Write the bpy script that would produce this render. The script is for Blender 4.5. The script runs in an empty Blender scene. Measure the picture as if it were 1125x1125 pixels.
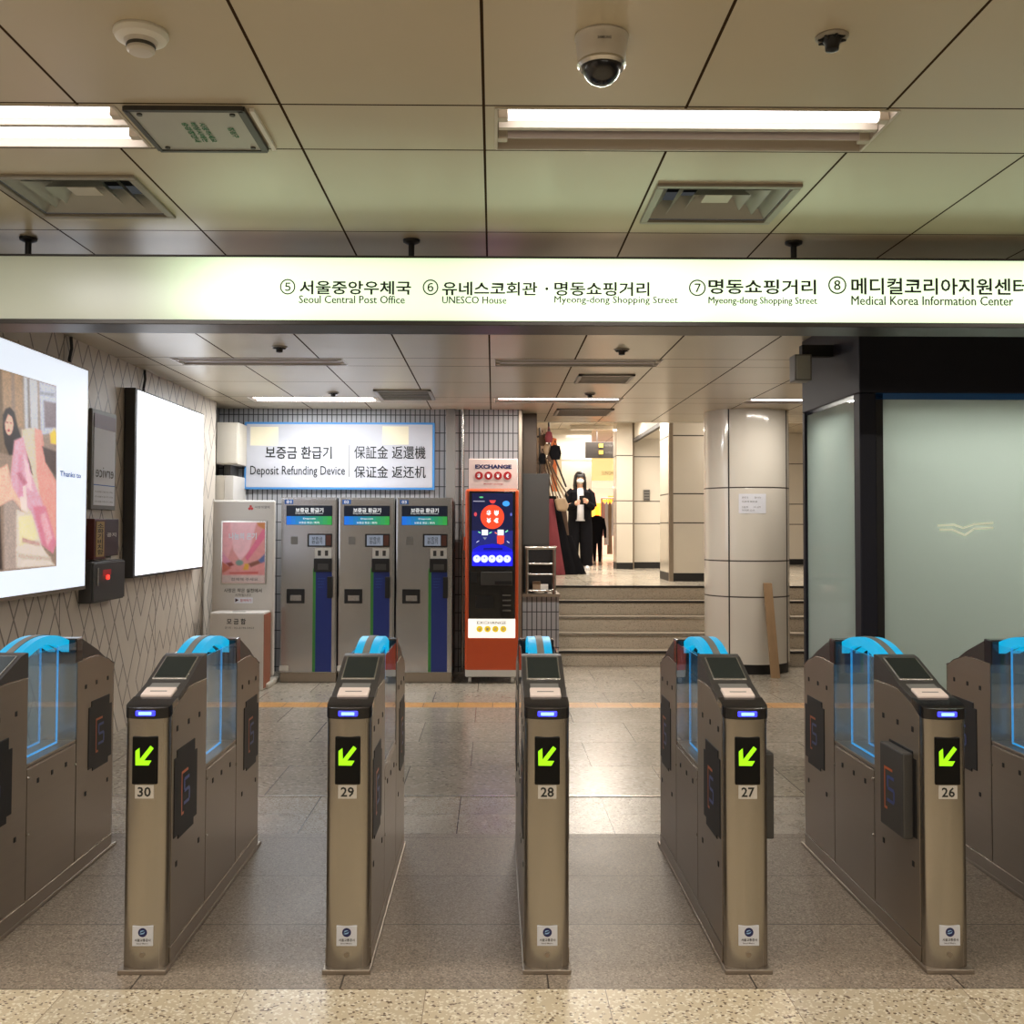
import bpy, bmesh, math, random
from mathutils import Vector, Matrix
random.seed(7)
PI = math.pi
SC = bpy.context.scene
COL = SC.collection

# ------------------------------------------------------------------ camera
F_PX = 1127.0
YAW, PITCH, ROLL = math.radians(.48), math.radians(1.8), .0028
PPX, PPY = 551.4, 542.6
CAM = Vector((0, 0, 1.55))
fw = Vector((math.sin(YAW) * math.cos(PITCH), math.cos(YAW) * math.cos(PITCH), math.sin(PITCH)))
rt = Vector((math.cos(YAW), -math.sin(YAW), 0))
up = rt.cross(fw)
rt, up = (rt + ROLL * up).normalized(), (up - ROLL * rt).normalized()
cd = bpy.data.cameras.new('camera')
cd.sensor_width = 36
cd.lens = 36 * F_PX / 1125
cd.shift_x = (562.5 - PPX) / 1125
cd.shift_y = (PPY - 562.5) / 1125
cd.clip_start = .05
cam = bpy.data.objects.new('camera', cd)
COL.objects.link(cam)
cam.matrix_world = Matrix(((rt.x, up.x, -fw.x, 0), (rt.y, up.y, -fw.y, 0), (rt.z, up.z, -fw.z, CAM.z), (0, 0, 0, 1)))
SC.camera = cam


def _ray(px, py):
    return rt * (px - PPX) + up * (PPY - py) + fw * F_PX


def atY(px, py, y):
    d = _ray(px, py); return CAM + d * (y / d.y)


def atZ(px, py, z):
    d = _ray(px, py); return CAM + d * ((z - CAM.z) / d.z)


def atX(px, py, x):
    d = _ray(px, py); return CAM + d * (x / d.x)


# ------------------------------------------------------------------ world, exposure
w = bpy.data.worlds.new('world'); SC.world = w
w.use_nodes = True
w.node_tree.nodes['Background'].inputs[0].default_value = (.9, .95, 1, 1)
w.node_tree.nodes['Background'].inputs[1].default_value = .05
SC.view_settings.view_transform = 'Standard'
SC.view_settings.look = 'None'
SC.view_settings.gamma = 1
SC.view_settings.use_curve_mapping = False
SC.view_settings.exposure = 0.0

ZC = 2.87        # ceiling of the gate hall
ZF = 2.80        # ceiling beyond the hanging sign
YB = 10.98       # striped tile wall
XL = -2.82       # left wall
ZU = .82         # upper floor


def area(name, loc, sx, sy, power, color, rot=(0, 0, 0)):
    l = bpy.data.lights.new(name, 'AREA'); l.shape = 'RECTANGLE'; l.size = sx; l.size_y = sy
    l.energy = power; l.color = color
    o = bpy.data.objects.new(name, l); COL.objects.link(o); o.location = loc; o.rotation_euler = rot
    return o


WARM = (1.0, .86, .70); NEUT = (1.0, .93, .84); COOL = (.93, .97, 1.0)
# the rows of fluorescent fixtures of the ceiling (visible ones get their tubes below)
for x in (-1.84, .65, 3.1):
    area('tube_light', (x, 1.0, ZC - .05), 1.2, .12, 22, NEUT)
    area('tube_light', (x, -1.3, ZC - .05), 1.2, .12, 20, NEUT)
area('tube_light', (.645, 3.2875, ZC - .006), 1.18, .045, 22, NEUT)
area('tube_light', (-1.835, 3.2875, ZC - .006), 1.18, .045, 13, NEUT)
area('tube_light', (-1.835, 3.4625, ZC - .006), 1.18, .045, 13, COOL)
area('tube_light', (3.1, 3.2875, ZC - .006), 1.18, .045, 14, NEUT)
area('tube_light', (.64, 10.065, ZF - .006), 1.18, .045, 48, NEUT)
area('tube_light', (-1.77, 10.065, ZF - .006), 1.18, .045, 22, COOL)
area('tube_light', (-1.77, 10.235, ZF - .006), 1.18, .045, 22, COOL)
area('tube_light', (3.1, 10.065, ZF - .006), 1.18, .045, 20, NEUT)
UPPER_LAMPS = ((1.6, 14.2), (1.6, 16.6), (4.0, 13.2), (4.0, 16.5), (2.0, 18.4))
for x, y in UPPER_LAMPS:
    area('tube_light', (x, y, 3.28), 1.2, .2, 62, (1.0, .90, .78))


# ------------------------------------------------------------------ materials
def lin(c):
    c = c / 255
    return c / 12.92 if c <= .04045 else ((c + .055) / 1.055) ** 2.4


def rgb(r, g, b):
    return (lin(r), lin(g), lin(b), 1)


class NT:
    def __init__(s, m):
        s.m = m; s.t = m.node_tree; s.n = s.t.nodes; s.l = s.t.links

    def new(s, typ, **kw):
        n = s.n.new(typ)
        for k, v in kw.items(): setattr(n, k, v)
        return n

    def link(s, a, b): s.l.new(a, b)

    def math(s, op, a, b=None, c=None):
        n = s.n.new('ShaderNodeMath'); n.operation = op
        for i, v in enumerate((a, b, c)):
            if v is None: continue
            if isinstance(v, (int, float)): n.inputs[i].default_value = v
            else: s.l.new(v, n.inputs[i])
        return n.outputs[0]

    def mix(s, f, a, b):
        n = s.n.new('ShaderNodeMix'); n.data_type = 'RGBA'
        for i, v in ((0, f), (6, a), (7, b)):
            if isinstance(v, (int, float)): n.inputs[i].default_value = v
            elif isinstance(v, tuple): n.inputs[i].default_value = v
            else: s.l.new(v, n.inputs[i])
        return n.outputs[2]


def pmat(name, col, rough=.5, metal=0, emit=None, es=0, coat=0, noise=0, nscale=8, stretch=None, bump=0, rvar=0, spec=.5):
    m = bpy.data.materials.new(name); m.use_nodes = True
    t = NT(m); b = t.n['Principled BSDF']
    b.inputs['Base Color'].default_value = col
    b.inputs['Roughness'].default_value = rough
    b.inputs['Metallic'].default_value = metal
    b.inputs['Specular IOR Level'].default_value = spec
    b.inputs['Coat Weight'].default_value = coat
    b.inputs['Coat Roughness'].default_value = .04
    if emit:
        b.inputs['Emission Color'].default_value = emit
        b.inputs['Emission Strength'].default_value = es
    tc = t.new('ShaderNodeTexCoord'); mp = t.new('ShaderNodeMapping')
    t.link(tc.outputs['Object'], mp.inputs[0])
    if stretch: mp.inputs['Scale'].default_value = stretch
    nz = t.new('ShaderNodeTexNoise'); nz.inputs['Scale'].default_value = nscale; nz.inputs['Detail'].default_value = 5
    t.link(mp.outputs[0], nz.inputs[0])
    k = noise if noise else .04
    d = tuple(c * (1 - k) for c in col[:3]) + (1,)
    l = tuple(min(1, c * (1 + k)) for c in col[:3]) + (1,)
    t.link(t.mix(nz.outputs[0], d, l), b.inputs['Base Color'])
    if rvar:
        r = t.math('MULTIPLY_ADD', nz.outputs[0], rvar, rough - rvar / 2); t.link(r, b.inputs['Roughness'])
    if bump:
        bp = t.new('ShaderNodeBump'); bp.inputs['Strength'].default_value = bump; bp.inputs['Distance'].default_value = .002
        t.link(nz.outputs[0], bp.inputs['Height']); t.link(bp.outputs[0], b.inputs['Normal'])
    return m


M = {}
M['steel'] = pmat('brushed_steel', rgb(172, 166, 157), .25, .95, noise=.10, nscale=26, stretch=(1, 1, .012), rvar=.1, bump=.55)
M['steel_side'] = pmat('brushed_steel_side', rgb(158, 146, 132), .36, .8, noise=.08, nscale=40, stretch=(1, .05, 1), rvar=.1)
M['steel_machine'] = pmat('machine_steel', rgb(192, 193, 196), .2, .9, noise=.05, nscale=60, stretch=(1, 1, .03), rvar=.06)
M['black_gloss'] = pmat('black_gloss', rgb(26, 25, 27), .2, 0, coat=.3)
M['black'] = pmat('black_matte', rgb(22, 21, 22), .5)
M['dark_plastic'] = pmat('dark_plastic', rgb(58, 55, 53), .38)
M['dark_grey'] = pmat('dark_grey', rgb(66, 64, 62), .45)
M['head_grey'] = pmat('head_grey', rgb(70, 64, 60), .35, .3)
M['screen_off'] = pmat('screen_off', rgb(40, 46, 44), .22, spec=.4)
M['silver'] = pmat('silver_trim', rgb(200, 196, 190), .25, .9)
M['white'] = pmat('white_plastic', rgb(225, 222, 215), .4)
M['pad'] = pmat('card_pad', rgb(232, 214, 204), .35)
M['grey_panel'] = pmat('grey_panel', rgb(120, 118, 114), .45)
M['beige'] = pmat('beige_paint', rgb(196, 188, 174), .5)
M['board'] = pmat('board_white', rgb(206, 200, 192), .4)
M['orange'] = pmat('orange_paint', rgb(214, 84, 36), .35, coat=.2)
M['navy'] = pmat('navy_ink', rgb(24, 30, 90), .5)
M['ink'] = pmat('ink_black', rgb(30, 32, 30), .6)
M['ink_grey'] = pmat('ink_grey', rgb(95, 92, 90), .6)
M['ink_dark'] = pmat('ink_dark', rgb(46, 52, 48), .6)
M['ink_green'] = pmat('ink_green', rgb(60, 130, 90), .6)
M['ink_white'] = pmat('ink_white', rgb(240, 240, 240), .6, emit=rgb(240, 250, 255), es=.35)
M['ink_blue'] = pmat('ink_blue', rgb(60, 110, 190), .6)
M['red'] = pmat('red_ink', rgb(196, 44, 48), .5)
M['red_led'] = pmat('red_led', rgb(255, 40, 30), .4, emit=rgb(255, 50, 40), es=3)
M['blue_strip'] = pmat('blue_strip', rgb(32, 52, 130), .4)
M['green_strip'] = pmat('green_strip', rgb(60, 140, 60), .4)
M['skin'] = pmat('skin', rgb(214, 170, 145), .5)
M['hair'] = pmat('hair', rgb(24, 20, 20), .45)
M['cloth_black'] = pmat('cloth_black', rgb(14, 14, 19), .9, spec=.15)
M['cloth_white'] = pmat('cloth_white', rgb(215, 215, 220), .8)
M['cloth_brown'] = pmat('cloth_brown', rgb(74, 54, 42), .8, noise=.3)
M['cloth_wine'] = pmat('cloth_wine', rgb(112, 42, 52), .8, noise=.2)
M['cloth_tan'] = pmat('cloth_tan', rgb(150, 128, 104), .6, noise=.2)
M['cloth_pink'] = pmat('cloth_pink', rgb(220, 170, 170), .8)
M['wood'] = pmat('plank_wood', rgb(156, 126, 92), .65, noise=.22, nscale=30, stretch=(1, 1, .06))
M['brown_post'] = pmat('brown_post', rgb(84, 68, 54), .4, .2)
M['iron'] = pmat('dark_iron', rgb(48, 44, 42), .5, .4)
M['white_lit'] = pmat('lightbox_white', rgb(240, 244, 250), .4, emit=rgb(244, 248, 255), es=1.6)
M['white_lit_soft'] = pmat('lightbox_soft', rgb(230, 240, 250), .4, emit=rgb(226, 236, 250), es=.9)
M['cyan_led'] = pmat('cyan_led', rgb(8, 60, 90), .3, emit=rgb(8, 178, 226), es=.88)
M['blue_line'] = pmat('blue_line_led', rgb(10, 60, 100), .3, emit=rgb(10, 155, 225), es=1.0)
M['blue_led'] = pmat('blue_led', rgb(90, 90, 255), .3, emit=rgb(40, 50, 255), es=1.6)
M['blue_led_core'] = pmat('blue_led_core', rgb(150, 200, 255), .3, emit=rgb(150, 205, 255), es=1.4)
M['green_led'] = pmat('green_led', rgb(150, 230, 20), .5, emit=rgb(150, 235, 15), es=1.0)
M['tube'] = pmat('lit_tube', rgb(255, 255, 255), .4, emit=(1, .96, .97, 1), es=6)
M['tube_off'] = pmat('unlit_tube', rgb(196, 186, 192), .35)
M['lamp_white'] = pmat('lamp_housing', rgb(196, 186, 172), .35)
M['lamp_off'] = pmat('dim_cover', rgb(140, 132, 120), .4)
M['plate_grey'] = pmat('plate_grey', rgb(172, 172, 164), .35)
M['sign_metal'] = pmat('sign_metal', rgb(66, 62, 58), .35, .5)
M['booth_dark'] = pmat('booth_dark', rgb(30, 31, 42), .5, 0, spec=.3)
M['display_black'] = pmat('display_black', rgb(12, 12, 12), .4, spec=.2)
M['blue_frame'] = pmat('blue_frame', rgb(70, 140, 205), .4)
M['sign_white'] = pmat('sign_white', rgb(182, 182, 188), .35, spec=.3)
M['sign_patch'] = pmat('sign_patch', rgb(222, 212, 184), .4)
M['rubber'] = pmat('rubber', rgb(28, 28, 28), .7)
M['paper'] = pmat('paper', rgb(222, 224, 232), .6)
M['cream_tile'] = None
M['concrete'] = pmat('back_wall', rgb(146, 142, 136), .6)


def mat_tiles(name, sx, sz, col, grout, gw, axis='XZ', rough=.15, off=(0, 0), coat=0, noise=.05, custom_z=None):
    """rectangular wall cladding with joints; custom_z = list of joint heights"""
    m = bpy.data.materials.new(name); m.use_nodes = True
    t = NT(m); b = t.n['Principled BSDF']
    tc = t.new('ShaderNodeTexCoord'); sp = t.new('ShaderNodeSeparateXYZ')
    t.link(tc.outputs['Object'], sp.inputs[0])
    u = sp.outputs[{'X': 0, 'Y': 1, 'Z': 2}[axis[0]]]; v = sp.outputs[{'X': 0, 'Y': 1, 'Z': 2}[axis[1]]]

    def line(c, s, o, g):
        f = t.math('FRACT', t.math('DIVIDE', t.math('SUBTRACT', c, o), s))
        d = t.math('MINIMUM', f, t.math('SUBTRACT', 1, f))
        return t.math('LESS_THAN', d, g / s / 2)
    mask = line(u, sx, off[0], gw)
    if custom_z:
        for z in custom_z:
            mask = t.math('MAXIMUM', mask, t.math('LESS_THAN', t.math('ABSOLUTE', t.math('SUBTRACT', v, z)), gw / 2))
    else:
        mask = t.math('MAXIMUM', mask, line(v, sz, off[1], gw))
    nz = t.new('ShaderNodeTexNoise'); nz.inputs['Scale'].default_value = 1.5; t.link(tc.outputs['Object'], nz.inputs[0])
    c2 = t.mix(nz.outputs[0], tuple(c * (1 - noise) for c in col[:3]) + (1,), tuple(min(1, c * (1 + noise)) for c in col[:3]) + (1,))
    t.link(t.mix(mask, c2, grout), b.inputs['Base Color'])
    t.link(t.math('MULTIPLY_ADD', mask, .6 - rough, rough), b.inputs['Roughness'])
    b.inputs['Coat Weight'].default_value = coat
    bp = t.new('ShaderNodeBump'); bp.inputs['Strength'].default_value = .4; bp.inputs['Distance'].default_value = .004; bp.invert = True
    t.link(mask, bp.inputs['Height']); t.link(bp.outputs[0], b.inputs['Normal'])
    return m


def mat_ceiling(name, col, xs, x0, ys, gw=.008):
    m = bpy.data.materials.new(name); m.use_nodes = True
    t = NT(m); b = t.n['Principled BSDF']
    tc = t.new('ShaderNodeTexCoord'); sp = t.new('ShaderNodeSeparateXYZ'); t.link(tc.outputs['Object'], sp.inputs[0])
    x, y = sp.outputs[0], sp.outputs[1]
    f = t.math('FRACT', t.math('DIVIDE', t.math('SUBTRACT', x, x0), xs))
    mask = t.math('LESS_THAN', t.math('MINIMUM', f, t.math('SUBTRACT', 1, f)), gw / xs / 2)
    for yy in ys:
        mask = t.math('MAXIMUM', mask, t.math('LESS_THAN', t.math('ABSOLUTE', t.math('SUBTRACT', y, yy)), gw / 2))
    nz = t.new('ShaderNodeTexNoise'); nz.inputs['Scale'].default_value = 1.2; nz.inputs['Detail'].default_value = 6; t.link(tc.outputs['Object'], nz.inputs[0])
    c2 = t.mix(nz.outputs[0], tuple(c * .93 for c in col[:3]) + (1,), tuple(min(1, c * 1.05) for c in col[:3]) + (1,))
    t.link(t.mix(mask, c2, rgb(60, 46, 34)), b.inputs['Base Color'])
    t.link(t.math('MULTIPLY_ADD', mask, .6, .27), b.inputs['Roughness'])
    t.link(t.math('MULTIPLY_ADD', mask, -.55, .55), b.inputs['Specular IOR Level'])
    wv = t.new('ShaderNodeTexNoise'); wv.inputs['Scale'].default_value = 2.2; t.link(tc.outputs['Object'], wv.inputs[0])
    bp = t.new('ShaderNodeBump'); bp.inputs['Strength'].default_value = .25; bp.inputs['Distance'].default_value = .01
    t.link(wv.outputs[0], bp.inputs['Height']); t.link(bp.outputs[0], b.inputs['Normal'])
    return m


def mat_floor(name, base, speck_d, speck_l, sd, sl, scale, rough, tile=None, off=(0, 0), joint=rgb(60, 52, 44), gw=.006, shift=0, spec=.5, mott=.1, lines_y=None):
    m = bpy.data.materials.new(name); m.use_nodes = True
    t = NT(m); b = t.n['Principled BSDF']
    tc = t.new('ShaderNodeTexCoord'); sp = t.new('ShaderNodeSeparateXYZ'); t.link(tc.outputs['Object'], sp.inputs[0])
    v1 = t.new('ShaderNodeTexVoronoi'); v1.inputs['Scale'].default_value = scale; t.link(tc.outputs['Object'], v1.inputs[0])
    rnd = t.new('ShaderNodeSeparateColor'); t.link(v1.outputs['Color'], rnd.inputs[0])
    n1 = t.new('ShaderNodeTexNoise'); n1.inputs['Scale'].default_value = 2.5; n1.inputs['Detail'].default_value = 8; t.link(tc.outputs['Object'], n1.inputs[0])
    c = t.mix(n1.outputs[0], tuple(k * (1 - mott) for k in base[:3]) + (1,), tuple(min(1, k * (1 + mott)) for k in base[:3]) + (1,))
    c = t.mix(t.math('LESS_THAN', rnd.outputs[0], sd), c, speck_d)
    c = t.mix(t.math('LESS_THAN', rnd.outputs[1], sl), c, speck_l)
    if tile or lines_y:
        mask = None
        x, y = sp.outputs[0], sp.outputs[1]
        if tile:
            iy = t.math('FLOOR', t.math('DIVIDE', t.math('SUBTRACT', y, off[1]), tile[1]))
            xo = t.math('SUBTRACT', t.math('SUBTRACT', x, off[0]), t.math('MULTIPLY', iy, shift))
            fx = t.math('FRACT', t.math('DIVIDE', xo, tile[0])); fy = t.math('FRACT', t.math('DIVIDE', t.math('SUBTRACT', y, off[1]), tile[1]))
            mx = t.math('LESS_THAN', t.math('MINIMUM', fx, t.math('SUBTRACT', 1, fx)), gw / tile[0] / 2)
            my = t.math('LESS_THAN', t.math('MINIMUM', fy, t.math('SUBTRACT', 1, fy)), gw / tile[1] / 2)
            mask = t.math('MAXIMUM', mx, my)
            # every slab a little different
            wn = t.new('ShaderNodeTexWhiteNoise'); wn.noise_dimensions = '2D'
            cb = t.new('ShaderNodeCombineXYZ'); t.link(t.math('FLOOR', t.math('DIVIDE', xo, tile[0])), cb.inputs[0]); t.link(iy, cb.inputs[1])
            t.link(cb.outputs[0], wn.inputs[0])
            hs = t.new('ShaderNodeHueSaturation'); t.link(c, hs.inputs['Color']); t.link(t.math('MULTIPLY_ADD', wn.outputs[0], .2, .9), hs.inputs['Value'])
            c = hs.outputs[0]
        for yy in (lines_y or []):
            q = t.math('LESS_THAN', t.math('ABSOLUTE', t.math('SUBTRACT', y, yy)), gw / 2)
            mask = q if mask is None else t.math('MAXIMUM', mask, q)
        c = t.mix(mask, c, joint)
    t.link(c, b.inputs['Base Color'])
    t.link(t.math('MULTIPLY_ADD', n1.outputs[0], .12, rough - .06), b.inputs['Roughness'])
    b.inputs['Specular IOR Level'].default_value = spec
    return m


M['terrazzo'] = mat_floor('terrazzo', rgb(206, 190, 160), rgb(112, 90, 66), rgb(232, 222, 200), .09, .2, 120, .3, tile=(.60, 1.2), off=(-.22, 2.287), joint=rgb(150, 130, 104), gw=.003)
M['granite'] = mat_floor('granite', rgb(140, 126, 110), rgb(108, 96, 82), rgb(166, 152, 134), .22, .2, 170, .4, tile=(.70, .5575), off=(.191, 3.487))
M['band'] = mat_floor('pale_band', rgb(176, 166, 152), rgb(130, 118, 104), rgb(200, 194, 182), .15, .2, 140, .27, tile=(.80, .36), off=(-.18, 5.22), spec=.6)
M['stone'] = mat_floor('polished_stone', rgb(158, 149, 134), rgb(130, 120, 106), rgb(178, 170, 155), .1, .15, 60, .24, tile=(.78, .74), off=(.25, 5.94), shift=.39, spec=.6, mott=.16)
M['tactile'] = mat_floor('tactile', rgb(196, 146, 84), rgb(170, 120, 70), rgb(210, 165, 105), .1, .1, 60, .4, tile=(.30, .5), off=(0, 8.5))
M['upper'] = mat_floor('upper_floor', rgb(196, 188, 172), rgb(170, 160, 146), rgb(210, 204, 190), .1, .1, 50, .16, tile=(.6, .6), off=(0, 12.6))
M['stair'] = mat_floor('stair_stone', rgb(184, 172, 154), rgb(140, 128, 112), rgb(194, 184, 166), .12, .12, 160, .4)
NEARY = [-1.1, -.7, 1.0 - .19, 1.0 + .19, 2.16 + .02, 3.182, 3.565, 4.57]
M['ceil'] = mat_ceiling('ceiling_panels', rgb(196, 184, 160), .638, -.034, [-1.1, -.72, .8, 1.18, 3.182, 3.565, 4.57], .009)
M['ceil2'] = mat_ceiling('ceiling_panels_far', rgb(196, 184, 162), .638, -.03, [6.5, 6.62, 7.62, 8.0, 8.9, 9.95, 10.35, 11.35], .012)
M['stripe_tile'] = mat_tiles('striped_tile', .0525, .192, rgb(150, 150, 152), rgb(48, 48, 52), .010, 'XZ', .3, (0, .05))
M['cream'] = mat_tiles('cream_cladding', 30, 1, rgb(214, 206, 192), rgb(60, 52, 46), .016, 'XZ', .12, (-10, 0), custom_z=[1.60, 1.99, 2.77])
M['cream_col'] = mat_tiles('column_cladding', 30, 1, rgb(218, 212, 200), rgb(64, 54, 48), .014, 'XZ', .1, (-10, 0), coat=.4, custom_z=[.81, 1.189, 1.965])


def mat_leftwall():
    """pale stone with an incised pattern of long lozenges"""
    m = bpy.data.materials.new('incised_stone'); m.use_nodes = True
    t = NT(m); b = t.n['Principled BSDF']
    tc = t.new('ShaderNodeTexCoord'); sp = t.new('ShaderNodeSeparateXYZ'); t.link(tc.outputs['Object'], sp.inputs[0])
    y, z = sp.outputs[1], sp.outputs[2]
    a = t.math('DIVIDE', y, .19); c = t.math('DIVIDE', z, .33)
    p = t.math('ADD', a, c); q = t.math('SUBTRACT', a, c)

    def diag(u, v, seed, g):
        f = t.math('FRACT', u); d = t.math('MINIMUM', f, t.math('SUBTRACT', 1, f))
        ln = t.math('LESS_THAN', d, g)
        wn = t.new('ShaderNodeTexWhiteNoise'); wn.noise_dimensions = '3D'
        cb = t.new('ShaderNodeCombineXYZ')
        t.link(t.math('FLOOR', t.math('ADD', u, .5)), cb.inputs[0]); t.link(t.math('FLOOR', v), cb.inputs[1]); cb.inputs[2].default_value = seed
        t.link(cb.outputs[0], wn.inputs[0])
        on = t.math('LESS_THAN', wn.outputs[0], .72)
        return t.math('MULTIPLY', ln, on), wn.outputs[0]
    l1, r1 = diag(p, q, 1.0, .046); l2, r2 = diag(q, p, 7.0, .046)
    mask = t.math('MAXIMUM', l1, l2)
    s = t.math('DIVIDE', t.math('SUBTRACT', y, 6.72 % 1.9), 1.9); fs = t.math('FRACT', s)
    mask2 = t.math('LESS_THAN', t.math('MINIMUM', fs, t.math('SUBTRACT', 1, fs)), .0025)
    nz = t.new('ShaderNodeTexNoise'); nz.inputs['Scale'].default_value = 3; nz.inputs['Detail'].default_value = 6; t.link(tc.outputs['Object'], nz.inputs[0])
    base = t.mix(nz.outputs[0], rgb(190, 178, 165), rgb(216, 206, 192))
    # facets between the lines catch slightly different stone
    wn = t.new('ShaderNodeTexWhiteNoise'); cb = t.new('ShaderNodeCombineXYZ'); t.link(t.math('FLOOR', p), cb.inputs[0]); t.link(t.math('FLOOR', q), cb.inputs[1]); t.link(cb.outputs[0], wn.inputs[0])
    hs = t.new('ShaderNodeHueSaturation'); t.link(base, hs.inputs['Color']); t.link(t.math('MULTIPLY_ADD', wn.outputs[0], .08, .95), hs.inputs['Value'])
    col = t.mix(t.math('MULTIPLY', mask, .75), hs.outputs[0], rgb(84, 74, 66))
    col = t.mix(mask2, col, rgb(60, 54, 50))
    t.link(col, b.inputs['Base Color']); b.inputs['Roughness'].default_value = .42
    bp = t.new('ShaderNodeBump'); bp.invert = True; bp.inputs['Strength'].default_value = .6; bp.inputs['Distance'].default_value = .006
    t.link(t.math('MAXIMUM', mask, mask2), bp.inputs['Height']); t.link(bp.outputs[0], b.inputs['Normal'])
    return m


M['leftwall'] = mat_leftwall()


def mat_glass(name, tint, gl=.10, haze=0.0, hazecol=(.6, .8, 1, 1)):
    m = bpy.data.materials.new(name); m.use_nodes = True
    t = NT(m); t.n.clear()
    out = t.new('ShaderNodeOutputMaterial'); tr = t.new('ShaderNodeBsdfTransparent'); tr.inputs[0].default_value = tint
    g = t.new('ShaderNodeBsdfGlossy'); g.inputs['Roughness'].default_value = .02; g.inputs[0].default_value = (1, 1, 1, 1)
    fr = t.new('ShaderNodeFresnel'); fr.inputs[0].default_value = 1.5
    geo = t.new('ShaderNodeNewGeometry')
    base = tr.outputs[0]
    if haze:
        df = t.new('ShaderNodeBsdfTranslucent'); df.inputs[0].default_value = hazecol
        d2 = t.new('ShaderNodeBsdfDiffuse'); d2.inputs[0].default_value = hazecol
        ad = t.new('ShaderNodeMixShader'); t.link(df.outputs[0], ad.inputs[1]); t.link(d2.outputs[0], ad.inputs[2])
        mh = t.new('ShaderNodeMixShader'); mh.inputs[0].default_value = haze
        t.link(base, mh.inputs[1]); t.link(ad.outputs[0], mh.inputs[2]); base = mh.outputs[0]
    mx = t.new('ShaderNodeMixShader')
    # only the outside face mirrors, the back face of the pane lets everything through
    t.link(t.math('MULTIPLY', fr.outputs[0], t.math('SUBTRACT', 1, geo.outputs['Backfacing'])), mx.inputs[0])
    t.link(base, mx.inputs[1]); t.link(g.outputs[0], mx.inputs[2]); t.link(mx.outputs[0], out.inputs[0])
    return m


M['glass'] = mat_glass('clear_glass', (.95, .98, 1, 1), haze=.03, hazecol=(.55, .8, 1, 1))
M['flap_glass'] = mat_glass('flap_glass', (.88, .95, .98, 1), haze=.12, hazecol=(.4, .75, 1, 1))
M['lens'] = mat_glass('dome_plastic', (.25, .22, .2, 1))


def mat_frost():
    m = bpy.data.materials.new('frosted_glass'); m.use_nodes = True
    t = NT(m); t.n.clear()
    out = t.new('ShaderNodeOutputMaterial')
    df = t.new('ShaderNodeBsdfDiffuse'); df.inputs[0].default_value = rgb(176, 184, 178)
    tl = t.new('ShaderNodeBsdfTranslucent'); tl.inputs[0].default_value = rgb(200, 208, 202)
    a = t.new('ShaderNodeMixShader'); a.inputs[0].default_value = .55
    t.link(df.outputs[0], a.inputs[1]); t.link(tl.outputs[0], a.inputs[2])
    g = t.new('ShaderNodeBsdfGlossy'); g.inputs['Roughness'].default_value = .03
    fr = t.new('ShaderNodeFresnel'); fr.inputs[0].default_value = 1.6
    mx = t.new('ShaderNodeMixShader'); t.link(t.math('MINIMUM', t.math('MULTIPLY', fr.outputs[0], 1.5), 1.0), mx.inputs[0])
    t.link(a.outputs[0], mx.inputs[1]); t.link(g.outputs[0], mx.inputs[2]); t.link(mx.outputs[0], out.inputs[0])
    return m


M['frost'] = mat_frost()


def mat_sign():
    """backlit acrylic: the tubes behind the left end are out"""
    m = bpy.data.materials.new('backlit_acrylic'); m.use_nodes = True
    t = NT(m); b = t.n['Principled BSDF']
    tc = t.new('ShaderNodeTexCoord'); sp = t.new('ShaderNodeSeparateXYZ'); t.link(tc.outputs['Object'], sp.inputs[0])
    x, z = sp.outputs[0], sp.outputs[2]
    mr = t.new('ShaderNodeMapRange'); mr.interpolation_type = 'SMOOTHERSTEP'
    t.link(x, mr.inputs[0]); mr.inputs[1].default_value = -1.75; mr.inputs[2].default_value = -1.0
    mr.inputs[3].default_value = .06; mr.inputs[4].default_value = 1.0
    nz = t.new('ShaderNodeTexNoise'); nz.noise_dimensions = '1D'; nz.inputs['Scale'].default_value = 1.1; nz.inputs['Detail'].default_value = 1
    t.link(x, nz.inputs['W'])
    # two rows of tubes: dimmer along the upper and lower edge
    e = t.math('SUBTRACT', 1, t.math('POWER', t.math('ABSOLUTE', t.math('DIVIDE', z, .16)), 4))
    k = t.math('MULTIPLY', mr.outputs[0], t.math('MULTIPLY_ADD', nz.outputs[0], .8, .55))
    k = t.math('MULTIPLY', k, t.math('MULTIPLY_ADD', e, .45, .62))
    b.inputs['Base Color'].default_value = rgb(196, 196, 182)
    b.inputs['Roughness'].default_value = .25
    b.inputs['Emission Color'].default_value = rgb(228, 255, 208)
    t.link(t.math('MULTIPLY', k, 1.3), b.inputs['Emission Strength'])
    return m


M['sign_face'] = mat_sign()


def mat_print(name, es, rough=.35):
    """print whose colours are stored per face"""
    m = bpy.data.materials.new(name); m.use_nodes = True
    t = NT(m); b = t.n['Principled BSDF']
    at = t.new('ShaderNodeAttribute'); at.attribute_name = 'ink'
    nz = t.new('ShaderNodeTexNoise'); nz.inputs['Scale'].default_value = 25; nz.inputs['Detail'].default_value = 4
    tc = t.new('ShaderNodeTexCoord'); t.link(tc.outputs['Object'], nz.inputs[0])
    hs = t.new('ShaderNodeHueSaturation'); t.link(at.outputs['Color'], hs.inputs['Color']); t.link(t.math('MULTIPLY_ADD', nz.outputs[0], .3, .85), hs.inputs['Value'])
    t.link(hs.outputs[0], b.inputs['Base Color']); b.inputs['Roughness'].default_value = rough
    if es:
        t.link(hs.outputs[0], b.inputs['Emission Color']); b.inputs['Emission Strength'].default_value = es
    return m


M['print'] = mat_print('print', 0)
M['print_lit'] = mat_print('print_lit', .75)
M['screen_lit'] = mat_print('screen_lit', 1.0)


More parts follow.
